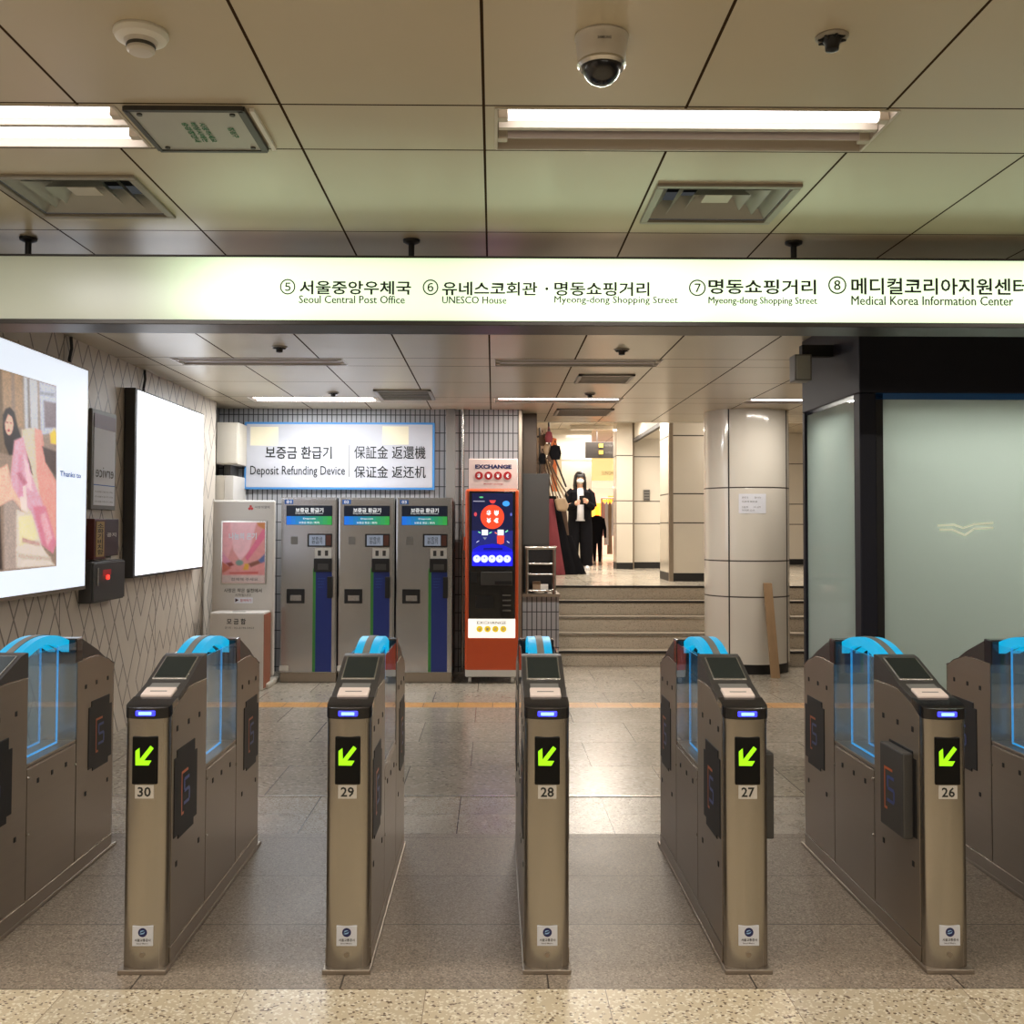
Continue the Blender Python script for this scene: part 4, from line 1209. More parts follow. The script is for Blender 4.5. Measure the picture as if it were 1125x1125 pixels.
# donation board and box
YD = 10.0
L = lambda px, y=YD: atY(px, 650, y).x
Zp = lambda py, y=YD: atY(260, py, y).z
db = thing('donation_board', (L(267), YD, 0), 'white standing donation board with a pink poster left of the refund machines', 'board')
x0, x1 = L(232.5), L(301)
box(x0, x1, YD, YD + .06, .09, Zp(549.5)).build('panel', 'board', db, bevel=.02, segs=3)
for xx, yf in ((x0 + .06, YD + .0), (x1 - .07, YD - .20)):
    box(xx - .02, xx + .07, yf, YD + .28, 0, .05).build('foot', 'beige', db, bevel=.015)
px = lambda u: L(225 + u / 5.118); pz = lambda v: Zp(540 + v / 5.118)
fr2 = box(px(90), px(345), YD - .012, YD, pz(522), pz(164)).build('poster_frame', 'silver', db, bevel=.003)
psh = [((224, 150, 148), rect(98, 514, 337, 174)),
       ((236, 168, 176), [(98, 174), (200, 174), (120, 400), (98, 340)]),
       ((240, 188, 196), [(140, 174), (290, 174), (250, 330), (200, 390), (160, 330)]),
       ((222, 110, 140), [(337, 190), (337, 260), (240, 390), (225, 370)]),
       ((206, 130, 70), [(290, 174), (337, 174), (337, 215), (300, 195)]),
       ((226, 150, 180), [(98, 340), (150, 400), (140, 415), (98, 400)]),
       ((200, 110, 90), [(98, 395), (150, 430), (98, 460)]),
       ((150, 60, 52), [(118, 402), (150, 396), (165, 412), (140, 424)]),
       ((120, 150, 140), disc(195, 400, 22, 16, 16)),
       ((226, 170, 60), [(215, 440), (225, 405), (250, 405), (245, 440)]),
       ((140, 84, 66), [(245, 405), (300, 385), (320, 400), (260, 425)]),
       ((90, 110, 160), [(300, 385), (337, 350), (337, 395), (315, 402)]),
       ((206, 90, 84), [(140, 455), (300, 450), (300, 462), (140, 462)]),
       ((220, 200, 196), rect(98, 514, 337, 470))]
soft_print('poster', 'print', fr2, 98, 174, 337, 514, 80, 110, psh, lambda u, v: (px(u), YD - .0135, pz(v)), 9)
text('나눔의 온기', (px(135), YD - .018, pz(270)), (1, 0, 0), (0, 0, 1), px(290) - px(135), pz(232) - pz(270), 'paper', fr2, 'poster_title', .03)
text('함께해 주세요', (px(150), YD - .018, pz(502)), (1, 0, 0), (0, 0, 1), px(300) - px(150), pz(484) - pz(502), 'ink_grey', fr2, 'poster_title', .0)
inks('red_emblem', 'print', db, [((190, 40, 40), disc(253, 83, 7, 14)), ((190, 40, 40), disc(247, 96, 8, 14)), ((190, 40, 40), disc(260, 96, 8, 14))], lambda u, v: (px(u), YD - .001, pz(v)), (0, -.0003, 0))
text('사랑의열매', (px(276), YD - .002, pz(95)), (1, 0, 0), (0, 0, 1), px(360) - px(276), pz(80) - pz(95), 'ink_grey', db, 'lettering', .0)
text('사랑은 작은 실천에서', (px(108), YD - .002, pz(568)), (1, 0, 0), (0, 0, 1), px(320) - px(108), pz(545) - pz(568), 'ink', db, 'lettering', .01)
text('시작됩니다', (px(170), YD - .002, pz(590)), (1, 0, 0), (0, 0, 1), px(260) - px(170), pz(574) - pz(590), 'ink', db, 'lettering', .0)
lb_ = box(px(168), px(270), YD - .003, YD, pz(628), pz(596)).build('label_plate', 'paper', db)
text('QRCODE'[:0] + '참여하기', (px(200), YD - .004, pz(620)), (1, 0, 0), (0, 0, 1), px(262) - px(200), pz(604) - pz(620), 'red', lb_, 'lettering', .01)
inks('arrow_mark', 'print', lb_, [((60, 20, 30), [(172, 600), (192, 610), (172, 622)])], lambda u, v: (px(u), YD - .0035, pz(v)))
YX = YD - .30
dx = thing('donation_box', (L(260), YX, 0), 'cream donation collection box standing in front of the white board', 'donation box')
x0, x1 = L(230.5, YX), L(290, YX)
zt_ = atY(260, 673, YX).z
box(x0, x1, YX, YD - .01, 0.0, zt_).build('body', 'board', dx, bevel=.012)
box(x1 - .012, x1 + .004, YX + .01, YD - .01, .02, zt_ - .02).build('side_edge', pmat('brown_edge', rgb(150, 90, 66), .5), dx)
a = atY(249, 686, YX - .002)
text('모 금 함', (a.x, YX - .002, a.z), (1, 0, 0), (0, 0, 1), atY(270, 686, YX).x - a.x, .055, 'ink', dx, 'lettering', .02)
a = atY(247, 691, YX - .002)
text('문의 : 02-3144-0423', (a.x, YX - .002, a.z), (1, 0, 0), (0, 0, 1), atY(279, 686, YX).x - a.x, .022, 'ink_grey', dx, 'lettering', .0)
box((x0 + x1) / 2 - .06, (x0 + x1) / 2 + .06, YX + .08, YX + .1, zt_ - .004, zt_ + .003).build('coin_slot', 'black', dx)

# exchange kiosk
YKK = 10.15
kx = lambda u: atY(510 + u / 4.323, 620, YKK).x
kz = lambda v: atY(540, 495 + v / 4.323, YKK).z
kk = thing('exchange_kiosk', (kx(130), YKK, 0), 'tall orange currency exchange kiosk with a glowing blue screen', 'kiosk')
zb_ = .065
box(kx(4), kx(258), YKK, YKK + .50, zb_ + .06, kz(183)).build('body', 'orange', kk, bevel=.025, segs=4)
box(kx(6), kx(256), YKK + .006, YKK + .49, zb_, zb_ + .075).build('white_base', 'white', kk, bevel=.01)
for xx in (kx(28), kx(232)):
    for yy in (YKK + .06, YKK + .42):
        ca = MB().cyl((xx - .014, yy, .03), (xx + .014, yy, .03), .03, n=18).build('caster', 'board', kk, smooth=True)
        box(xx - .02, xx + .02, yy - .02, yy + .02, .055, .07).build('caster_fork', 'silver', ca)
tp = box(kx(20), kx(254), YKK + .02, YKK + .07, kz(183), kz(38)).build('top_board', pmat('pink_white', rgb(226, 200, 192), .4, emit=rgb(226, 196, 188), es=.25), kk, bevel=.006)
text('EXCHANGE', (kx(50), YKK + .0185, kz(86)), (1, 0, 0), (0, 0, 1), kx(224) - kx(50), kz(66) - kz(86), 'navy', tp, 'lettering', .05)
sym = '$₩¥€'
for k in range(4):
    cx = 68 + 45.5 * k
    dk = MB().prism(disc(kx(cx), kz(119), .040), 'Y', YKK + .0165, YKK + .019).build('red_disc', 'red', tp)
    text(sym[k], (kx(cx) - .015, YKK + .0155, kz(119) - .019), (1, 0, 0), (0, 0, 1), .03, .038, 'ink_white', dk, 'currency_sign', .03)
text('MONEY exchange', (kx(92), YKK + .0185, kz(163)), (1, 0, 0), (0, 0, 1), kx(184) - kx(92), kz(155) - kz(163), 'red', tp, 'lettering', .02)
scn = box(kx(22), kx(242), YKK - .012, YKK + .002, kz(800), kz(193)).build('front_panel', 'black_gloss', kk, bevel=.012, segs=3)
ell = disc(133, 315, 56, 36, 57)
shp = [((18, 22, 58), rect(36, 548, 230, 202)),
       ((28, 34, 110), [(36, 548), (36, 380), (230, 380), (230, 548)]),
       ((20, 20, 190), [(40, 548), (40, 470), (70, 452), (133, 442), (195, 452), (229, 470), (229, 548)]),
       ((30, 30, 240), rect(38, 548, 230, 480)),
       ((240, 70, 40), ell),
       ((60, 150, 230), disc(198, 252, 17, 18, 13)), ((80, 180, 120), disc(80, 222, 10, 12, 4)), ((150, 150, 170), rect(42, 243, 96, 239)),
       ((220, 60, 60), [(118, 236), (150, 236), (144, 248), (134, 252), (124, 248)]),
       ((200, 70, 80), disc(53, 303, 7, 12, 10)), ((80, 90, 170), disc(222, 303, 5, 10, 8)),
       ((235, 240, 240), rect(83, 402, 112, 376)), ((235, 240, 240), rect(158, 402, 187, 376)),
       ((235, 70, 50), [(155, 404), (190, 404), (188, 440), (172, 446), (156, 440)]),
       ((120, 130, 150), [(88, 412), (108, 412), (98, 424)]),
       ((120, 220, 160), [(66, 384), (78, 388), (76, 394), (66, 388)]), ((120, 220, 160), [(130, 384), (118, 390), (118, 396), (130, 390)]),
       ((240, 120, 90), [(146, 386), (156, 392), (154, 398), (144, 390)]), ((120, 220, 160), [(206, 376), (194, 384), (196, 390), (208, 382)]),
       ((200, 210, 230), [(58, 434), (70, 426), (70, 430), (58, 438)]), ((200, 210, 230), [(214, 436), (202, 428), (202, 432), (214, 440)]),
       ((10, 14, 120), rect(92, 472, 182, 462))]
for k in range(5): shp.append(((226, 236, 255), disc(60 + 36 * k, 514, 17.5, 20, 17.5)))
for k in range(5): shp.append(((70, 90, 200), disc(60 + 36 * k, 510, 3.5, 8, 4)))
se = inks('screen', 'screen_lit', scn, shp, lambda u, v: (kx(u), YKK - .0128, kz(v)), (0, -.0002, 0))
for k, ch in enumerate(('$', '₩', '¥', '€')):
    cx = 116 if k % 2 == 0 else 152; cy = 296 if k < 2 else 332
    text(ch, (kx(cx) - .021, YKK - .0200, kz(cy) - .024), (1, 0, 0), (0, 0, 1), .042, .048, pmat('screen_white', rgb(255, 255, 255), .5, emit=(1, 1, 1, 1), es=.9), se, 'currency_sign', .04)
box(kx(30), kx(62), YKK - .022, YKK - .010, kz(626), kz(578)).build('camera_eye', 'black', scn, bevel=.003)
box(kx(80), kx(228), YKK - .030, YKK - .010, kz(640), kz(575)).build('banknote_intake', 'dark_grey', scn, bevel=.006)
box(kx(145), kx(226), YKK - .033, YKK - .025, kz(636), kz(618)).build('banknote_slot', 'black', scn, bevel=.002)
box(kx(55), kx(140), YKK - .026, YKK - .010, kz(750), kz(690)).build('dispenser', 'black', scn, bevel=.006)
for k in range(4):
    box(kx(182), kx(222), YKK - .018, YKK - .010, kz(690 + 24 * k), kz(684 + 24 * k)).build('vent_slot', 'grey_panel', scn)
lp = box(kx(20), kx(243), YKK - .013, YKK + .002, kz(890), kz(798)).build('light_panel', pmat('warm_white_lit', rgb(255, 252, 245), .4, emit=rgb(255, 248, 236), es=.85), kk, bevel=.012, segs=3)
text('EXCHANGE', (kx(62), YKK - .0145, kz(824)), (1, 0, 0), (0, 0, 1), kx(200) - kx(62), kz(810) - kz(824), 'ink_dark', lp, 'lettering', .0)
for k in range(4):
    cx = 74 + 37.5 * k
    dk = MB().prism(disc(kx(cx), kz(847), .031), 'Y', YKK - .0155, YKK - .0132).build('yellow_disc', pmat('yellow_lit', rgb(236, 200, 50), .4, emit=rgb(236, 200, 40), es=.6), lp)
    text(sym[k], (kx(cx) - .011, YKK - .0165, kz(847) - .013), (1, 0, 0), (0, 0, 1), .022, .026, 'paper', dk, 'currency_sign', .03)
box(kx(-4), kx(4), YKK + .05, YKK + .14, kz(475), kz(410)).build('side_handle', 'orange', kk, bevel=.004)

# brown post, grey cabinet, steel rack beside the stairs
YQ = 11.36
a = atY(574, 520, YQ); b = atY(590, 455, YQ)
tag(box(a.x, b.x, YQ, YQ + .16, ZU, ZF).build('square_post', 'brown_post', bevel=.006), 'dark brown post standing on the upper floor edge behind the grey cabinet', 'post')
a = atY(573.3, 600, YQ - .05); b = atY(603.5, 520.2, YQ - .05)
gc = thing('grey_cabinet', (a.x, YQ, ZU), 'flat grey cabinet standing above the open steel rack right of the kiosk', 'cabinet')
box(a.x, b.x, YQ - .05, YQ - .005, a.z, b.z).build('body', 'dark_grey', gc, bevel=.005)
box(a.x + .012, b.x - .012, YQ - .056, YQ - .05, a.z + .012, b.z - .012).build('door', 'dark_grey', gc, bevel=.003)
for xx in (a.x + .02, b.x - .05): box(xx, xx + .03, YQ - .045, YQ - .015, ZU, a.z).build('leg', 'iron', gc)
YV = 11.17
a = atY(577, 654, YV - .09); b = atY(611, 601, YV - .09)
sr = thing('steel_rack', (a.x, YV, ZU), 'low open steel tube rack with two bars at the edge of the stairs', 'rack')
y0, y1 = YV - .08, YV + .08
x0, x1 = a.x, b.x; z0, z1 = ZU, b.z
for xx in (x0 + .02, x1 - .02):
    for yy in (y0, y1):
        MB().cyl((xx, yy, z0), (xx, yy, z1), .020, n=12).build('leg', 'steel', sr, smooth=True)
    MB().cyl((xx, y0, z1 - .01), (xx, y1, z1 - .01), .018, n=12).build('side_rail', 'steel', sr, smooth=True)
MB().cyl((x0, y0, z1 - .012), (x1, y0, z1 - .012), .022, n=12).build('top_rail', 'steel', sr, smooth=True)
for v in (619.5, 631, 649):
    z = atY(590, v, y0).z
    MB().cyl((x0 + .02, y0, z), (x1 - .02, y0, z), .011, n=10).build('cross_bar', 'silver', sr, smooth=True)
box(x0 + .03, x1 - .03, y0 + .03, y1, z0 + .02, z0 + .04).build('shelf', 'black', sr)
box(x0 + .03, x1 - .03, y1 - .005, y1 + .01, z0 + .04, z1 - .03).build('added_dark_backing', 'black', sr)  # added black sheet, keeps the inside of the open rack dark
for k, (u, v, c_) in enumerate(((590, 630, 'cloth_tan'), (598, 640, 'white'))):
    q = atY(u, v + 10, y0 + .1)
    tag(box(q.x - .05, q.x + .04, y0 + .05, y0 + .12, z0 + .04, z0 + .04 + (.09, .06)[k]).build('carton', c_, bevel=.006), ('small tan carton on the shelf of the steel rack', 'small white carton on the shelf of the steel rack')[k], 'carton')

# round column
cxm = atY(821.5, 600, 11.16).x; R = .455
rc = thing('round_column', (cxm, 11.22, 0), 'thick round column clad in glossy white panels in front of the stairs', 'column')
MB().lathe((cxm, 11.22, 0), [(R - .02, 0), (R - .02, .105)], 64).build('black_base', 'black', rc, smooth=True)
MB().lathe((cxm, 11.22, 0), [(R, .105), (R, ZF)], 96).build('cladding', 'cream_col', rc, smooth=True)
for ang in (-37, 53, 150, 240):
    t_ = math.radians(ang); x_ = cxm + math.sin(t_) * R; y_ = 11.22 - math.cos(t_) * R
    MB().cyl((x_, y_, .105), (x_, y_, ZF), .0075, n=8).build('joint', 'iron', rc)
pn = thing('paper_notice', (cxm, 10.76, 1.8), 'small pale paper notice taped to the round white column', 'notice')


def on_col(px, py, r=R + .003):
    # bend a sheet round the column
    d_ = _ray(px, py); o_ = CAM
    A = d_.x ** 2 + d_.y ** 2; B_ = 2 * (d_.x * (o_.x - cxm) + d_.y * (o_.y - 11.22)); C_ = (o_.x - cxm) ** 2 + (o_.y - 11.22) ** 2 - r * r
    t_ = (-B_ - math.sqrt(B_ * B_ - 4 * A * C_)) / 2 / A
    return o_ + d_ * t_


mb = MB(); n = 8
top = [on_col(811.5 + 30 * i / n, 542.5) for i in range(n + 1)]; bot = [on_col(811.5 + 30 * i / n, 564) for i in range(n + 1)]
mb.add(top + bot, [(i, i + 1, i + n + 2, i + n + 1) for i in range(n)]); mb.build('sheet', 'paper', pn)
for k, (v, u1, s) in enumerate(((545.5, 836, '안내 말씀 드립니다'), (550, 832, '이용에 불편을'), (556, 835.5, '드려 죄송합니다 고객'), (559.5, 829, '여러분 감사'))):
    a = on_col(815, v + 2, R + .012); b = on_col(u1, v, R + .012)
    dv = Vector((b.x - a.x, b.y - a.y, 0)); ln = dv.length
    text(s, a, dv.normalized(), (0, 0, 1), ln, .018, 'ink_grey', pn, 'writing', .0)
# leaning plank
a = atZ(852, 745, 0.0); top_ = on_col(843, 641, R + .03)
tag(MB().loft([[(a.x - .045, a.y - .015, 0), (a.x + .045, a.y - .015, 0), (a.x + .045, a.y + .015, 0), (a.x - .045, a.y + .015, 0)],
               [(top_.x - .04, top_.y - .015, top_.z), (top_.x + .045, top_.y - .015, top_.z), (top_.x + .045, top_.y + .015, top_.z + .005), (top_.x - .04, top_.y + .015, top_.z + .005)]]).build('wooden_plank', 'wood'),
    'bare wooden plank leaning against the round white column', 'plank')

# ================================================================== GLASS BOOTH
XB = 2.075; YF = 5.78; YBK = 6.86
zh = atY(1000, 431.5, YF).z
bt = thing('glass_booth', (XB, YF, 0), 'dark framed booth with frosted glass panes behind the right hand gates', 'booth')
XB1 = 5.2
box(XB, XB1, YF, YBK, zh, ZF - .002).build('header', 'booth_dark', bt, bevel=.006)
box(XB, XB + .095, YF, YF + .10, 0, zh).build('corner_post', 'booth_dark', bt, bevel=.006)
box(XB, XB + .06, YBK - .05, YBK, 0, zh).build('rear_post', 'booth_dark', bt, bevel=.006)
box(XB + .02, XB + .14, YF + .02, YF + .12, 0, zh - .002).build('inner_post', 'black', bt)
box(XB, XB1, YF, YBK, 0, .12).build('sill', 'booth_dark', bt, bevel=.006)
box(XB + .14, XB1, YF + .03, YF + .045, .12, zh - .03).build('front_pane', 'frost', bt)
box(XB + .018, XB + .030, YF + .10, YBK - .05, .12, zh - .02).build('side_pane', 'frost', bt)
box(XB + .10, XB1, YF + .02, YF + .06, zh - .035, zh).build('blue_edge', pmat('blue_edge', rgb(34, 66, 100), .3, emit=rgb(30, 90, 140), es=.08), bt)
box(XB1 - .1, XB1, YF, YBK, 0, zh).build('end_post', 'booth_dark', bt)
box(XB + .1, XB1, YBK - .03, YBK, .12, zh).build('back_wall', 'white', bt)
mk = MB()  # a reflection in the pane, modelled as faintly glowing lines
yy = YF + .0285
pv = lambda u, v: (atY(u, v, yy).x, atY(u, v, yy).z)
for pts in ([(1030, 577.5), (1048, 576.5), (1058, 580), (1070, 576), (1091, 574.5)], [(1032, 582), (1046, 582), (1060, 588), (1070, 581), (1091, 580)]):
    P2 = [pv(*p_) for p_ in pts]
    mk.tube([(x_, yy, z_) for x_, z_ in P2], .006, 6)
tag(mk.build('wing_reflection', pmat('painted_reflection', rgb(235, 238, 215), .4, emit=rgb(235, 240, 210), es=.3), bt), 'pale wing shaped reflection drawn as lines on the glass')
area('booth_lamp', (3.6, 6.35, 2.25), 2.8, .6, 230, (1, .97, .92))
# speaker box on the booth
a = atY(873.5, 418, 6.2); b = atY(892, 389, 6.2)
sp_ = thing('wall_speaker', (a.x, 6.2, a.z), 'small grey box speaker on a bracket at the booth corner', 'speaker')
box(a.x, b.x, 6.2, 6.32, a.z, b.z).build('body', 'grey_panel', sp_, bevel=.006)
box(a.x + .008, b.x - .012, 6.192, 6.2, a.z + .01, b.z - .01).build('grille', 'plate_grey', sp_, bevel=.002)
box(a.x + .05, XB + .0, 6.22, 6.28, b.z - .01, b.z + .06).build('bracket', 'black', sp_)

# ================================================================== UPPER CORRIDOR: shop, sign, person
YSH = 22.0
xa, xb = atY(640, 560, YSH).x, atY(690, 560, YSH).x
so = thing('clothes_shop', ((xa + xb) / 2, YSH, ZU), 'brightly lit clothes shop at the far end of the corridor', 'shop')
zA = lambda v, y=YSH: atY(663, v, y).z
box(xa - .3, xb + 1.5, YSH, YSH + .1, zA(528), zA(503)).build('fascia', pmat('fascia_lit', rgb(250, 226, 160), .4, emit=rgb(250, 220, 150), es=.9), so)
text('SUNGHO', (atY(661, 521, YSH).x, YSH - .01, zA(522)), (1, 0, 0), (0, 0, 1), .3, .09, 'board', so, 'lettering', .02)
box(xa - .6, xb + 1.5, YSH + .1, 26, zA(528) + .0, zA(528) + .05).build('shop_ceiling', pmat('shop_ceiling', rgb(236, 214, 206), .5, emit=rgb(240, 205, 195), es=.7), so)  # interior light put into the ceiling as a pink glow
box(xa - .6, xb + 1.5, 26, 26.1, ZU, 3.3).build('back_wall', pmat('shop_wall', rgb(240, 206, 190), .5, emit=rgb(246, 206, 184), es=.8), so)  # wall made to glow so the shop interior looks brighter
for k in range(4):
    c0 = atY(653 + k * 7, 572 - k * 4, 25.8); box(c0.x - .12, c0.x + .12, 25.9, 25.99, c0.z - .2, c0.z + .35).build('display_light', pmat('display_lit', rgb(255, 200, 90), .4, emit=rgb(255, (190, 150, 220, 120)[k], 60), es=1.3), so)
for u, v in ((656, 539), (664, 545), (674, 536)):
    q = atZ(u, v, zA(528) - .01)
    if q.y < 26: MB().lathe((q.x, min(q.y, 25.5), zA(528)), [(.06, 0), (.05, -.03)], 14).build('downlight', 'tube', so)
area('shop_light', ((xa + xb) / 2, 23.6, zA(528) - .1), 1.5, 2, 110, (1, .72, .5))
a = atY(649.5, 503, 18.5); b = atY(679, 485.5, 18.5)
dsn = thing('corridor_sign', (a.x, 18.5, a.z), 'dark hanging sign with two yellow squares in the far corridor', 'sign')
box(a.x - .1, b.x + .1, 18.5, 18.6, a.z, b.z).build('panel', 'iron', dsn, bevel=.004)
for v in (489.5, 497):
    c0 = atY(658, v + 2, 18.49); c1 = atY(662.5, v - 2, 18.49)
    box(c0.x, c1.x, 18.485, 18.5, c0.z, c1.z).build('yellow_square', pmat('yellow_sq', rgb(200, 160, 60), .4, emit=rgb(200, 160, 60), es=.5), dsn)
    text('나가는 곳', (atY(665, v, 18.49).x, 18.49, c0.z + .01), (1, 0, 0), (0, 0, 1), .19, .045, 'ink_grey', dsn, 'lettering', .0)
box(a.x + .1, a.x + .12, 18.54, 18.56, b.z, 3.36).build('hanger', 'iron', dsn)


def ring(c, rx, ry, n=12, rot=0):
    return [(c[0] + rx * math.cos(2 * PI * i / n + rot), c[1] + ry * math.sin(2 * PI * i / n + rot), c[2]) for i in range(n)]


# mannequin-like dark coat on a stand and a rail of clothes
def garment(name, x, y, ztop, h, w0, w1, mat, label, cat='garment', group=None, lean=0):
    t = thing(name, (x, y, ztop - h), label, cat, group)
    rg = []
    for k, (f_, ww) in enumerate(((0, .3), (.05, .8), (.12, 1.0), (.35, .9), (.6, 1), (1, 1.15))):
        wd = (w0 + (w1 - w0) * f_) / 2 * ww
        rg.append([(x + lean * f_ + wd * math.cos(2 * PI * i / 16) * (1 + .12 * math.sin(5 * i)), y + wd * .5 * math.sin(2 * PI * i / 16), ztop - h * f_) for i in range(16)])
    MB().loft(rg).build('cloth', mat, t, smooth=True)
    MB().tube([(x, y, ztop), (x, y, ztop + .05), (x + .02, y, ztop + .08)], .006, 6).build('hanger_hook', 'silver', t)
    return t


q = atZ(657, 612, ZU)
mq = thing('shop_mannequin', (q.x, 21.6, ZU), 'headless display figure in a dark coat at the shop entrance', 'mannequin')
x_ = atY(656, 590, 21.6).x
K = .68


def MR(dx_, z_, rx, ry): return ring((x_ + dx_ * K, 21.6, ZU + z_ * K), rx * K, ry * K)


MB().loft([MR(-.02, .55, .17, .13), MR(0, .9, .18, .12), MR(0, 1.2, .21, .12), MR(0, 1.36, .17, .09), MR(0, 1.42, .05, .05)]).build('coat', 'cloth_black', mq, smooth=True)
for s in (-1, 1):
    MB().loft([MR(s * .08, 0, .045, .06), MR(s * .08, .3, .06, .06), MR(s * .08, .6, .08, .08)]).build('leg', 'cloth_black', mq, smooth=True)
    MB().loft([MR(s * .25, .72, .04, .04), MR(s * .24, 1.0, .05, .05), MR(s * .17, 1.33, .06, .06)]).build('sleeve', 'cloth_black', mq, smooth=True)
rk = thing('clothes_rail', (atY(669, 600, 22.6).x, 22.6, ZU), 'chrome clothes rail inside the far shop', 'clothes rail')
xr0, xr1 = atY(661, 600, 22.6).x, atY(679, 600, 22.6).x
for xx in (xr0, xr1): MB().cyl((xx, 22.6, ZU), (xx, 22.6, ZU + 1.35), .015, n=8).build('upright', 'silver', rk)
MB().cyl((xr0, 22.6, ZU + 1.35), (xr1, 22.6, ZU + 1.35), .015, n=8).build('rail', 'silver', rk)
for k in range(5):
    garment('hanging_garment', xr0 + (xr1 - xr0) * (k + .5) / 5, 22.6, ZU + 1.27, .75 + .2 * (k % 3), .085, .10, ('cloth_pink', 'cloth_white', 'cloth_tan', 'cloth_white', 'cloth_pink', 'cloth_black')[k],
            ('pink top at the left end of the shop rail', 'white dress second on the shop rail', 'tan long top third on the shop rail', 'white top fourth on the shop rail', 'pink long dress at the right end of the shop rail', 'black dress at the right end of the shop rail')[k], 'garment', 'clothes on the shop rail')

# stack of bags and long dark garments hung beside the stairs
YG = 15.6
G = lambda u, v, y=YG: tuple(atY(u, v, y))


def strip(name, pts_px, mat, label, cat, group=None, y=YG, th=.07, parent=None):
    """a hanging piece: outline given across, with real thickness and soft edges"""
    poly = [(G(u, v, y)[0], G(u, v, y)[2]) for u, v in pts_px]
    o = MB().prism(poly, 'Y', y - th / 2, y + th / 2).build(name, mat, parent, bevel=min(.03, th * .35), segs=3)
    return tag(o, label, cat, group)


hr = thing('display_stand', (G(600, 600)[0], YG + .3, ZU), 'dark display stand for bags and clothes at the top of the stairs', 'stand')
for (u0, v0, u1, v1) in ((603, 462, 603, 628), (593, 470, 593, 628)):
    a_, b_ = atY(u0, v0, YG + .3), atY(u1, 600, YG + .3)
    MB().cyl((a_.x, YG + .3, ZU), (a_.x, YG + .3, a_.z), .016, n=8).build('upright', 'iron', hr)
MB().cyl(G(590, 480, YG + .15), G(606, 476, YG + .15), .014, n=8).build('cross_bar', 'iron', hr)
MB().cyl(G(600, 478, YG + .1), G(622, 535, YG + .1), .014, n=8).build('slanting_bar', 'iron', hr)
strip('orange_banner', [(605, 480), (611.5, 482), (612, 540), (606, 540)], pmat('orange_cloth', rgb(206, 110, 60), .7), None, None, y=YG + .3, th=.02, parent=hr)
strip('cream_banner', [(612, 496), (616.5, 496), (618, 540), (612, 540)], pmat('cream_cloth', rgb(236, 222, 190), .7), None, None, y=YG + .3, th=.02, parent=hr)
# fan of straps as real cords
for k in range(7):
    a_ = G(597 + k * 1.3, 500 + k * 1.5, YG - .03 * k); b_ = G(604 + k * 3.4, 563 - k * 3.0, YG - .03 * k)
    tag(MB().tube([a_, tuple((Vector(a_) + Vector(b_)) / 2 + Vector((-.01, 0, -.02))), b_], .011, 6).build('bag_strap', ('cloth_brown', 'cloth_tan')[k % 2]),
        ('brown' if k % 2 == 0 else 'tan') + ' bag strap in the fan hanging over the stair top', 'strap', 'straps of the hanging bags')
for k, (u, v, m_) in enumerate(((596, 482, 'cloth_brown'), (601, 492, 'cloth_tan'), (596, 502, 'cloth_black'), (604, 504, 'cloth_brown'), (610, 493, 'cloth_black'), (598, 522, 'cloth_brown'), (596, 538, 'cloth_black'), (603, 478, 'cloth_wine'))):
    c_ = G(u, v, YG - .02 * k)
    b_ = thing('small_bag', c_, ('brown pouch at the top of the bag stand', 'tan pouch just below the stand top', 'black pouch at the stand beside the brown post', 'brown pouch low in the bag cluster', 'black bag hanging on the right of the bag cluster', 'brown pouch hanging low among the straps', 'lowest black pouch just above the grey cabinet edge', 'small wine red pouch at the very top of the bag stand')[k], 'bag', 'small bags at the top of the stand')
    s_b = 1.5 if k == 4 else 1
    MB().loft([ring((c_[0], c_[1], c_[2] - .11 * s_b), .045 * s_b, .03), ring((c_[0], c_[1], c_[2] - .05 * s_b), .062 * s_b, .04), ring((c_[0], c_[1], c_[2] + .04), .045 * s_b, .025), ring((c_[0], c_[1], c_[2] + .06), .01, .01)]).build('pouch', m_, b_, smooth=True)
    MB().tube([(c_[0] - .03, c_[1], c_[2] + .04), (c_[0], c_[1], c_[2] + .13), (c_[0] + .03, c_[1], c_[2] + .04)], .005, 6).build('handle', m_, b_)
strip('tan_handbag', [(609, 548), (621, 547), (625, 556), (622, 562), (612, 561)], 'cloth_tan', 'tan handbag hanging in front of the person', 'bag', y=YG - .3, th=.12)


def flare(name, u0a, u0b, v0, u1a, u1b, v1, mat, label, y):
    """a long skirt or coat hanging down and flaring to the floor"""
    tl = Vector(G(u0a, v0, y)); tr = Vector(G(u0b, v0, y)); bl = Vector(G(u1a, v1, y)); br = Vector(G(u1b, v1, y))
    bl.z = br.z = ZU + .004
    rg = []
    for k in range(9):
        f_ = k / 8; c_ = ((tl + tr) / 2).lerp((bl + br) / 2, f_ ** .9); w0 = (tr - tl).length / 2; wd = w0 + ((br - bl).length / 2 - w0) * f_ ** 1.1
        rg.append([(c_.x + wd * math.cos(2 * PI * i / 24) * (1 + .07 * math.sin(i * 2.5) * f_), c_.y + max(.03, wd * .35) * math.sin(2 * PI * i / 24) * (1 + .15 * math.cos(i * 2.5) * f_), c_.z) for i in range(24)])
    return tag(MB().loft(rg).build(name, mat, smooth=True), label, 'garment', 'long garments hanging beside the stair top')


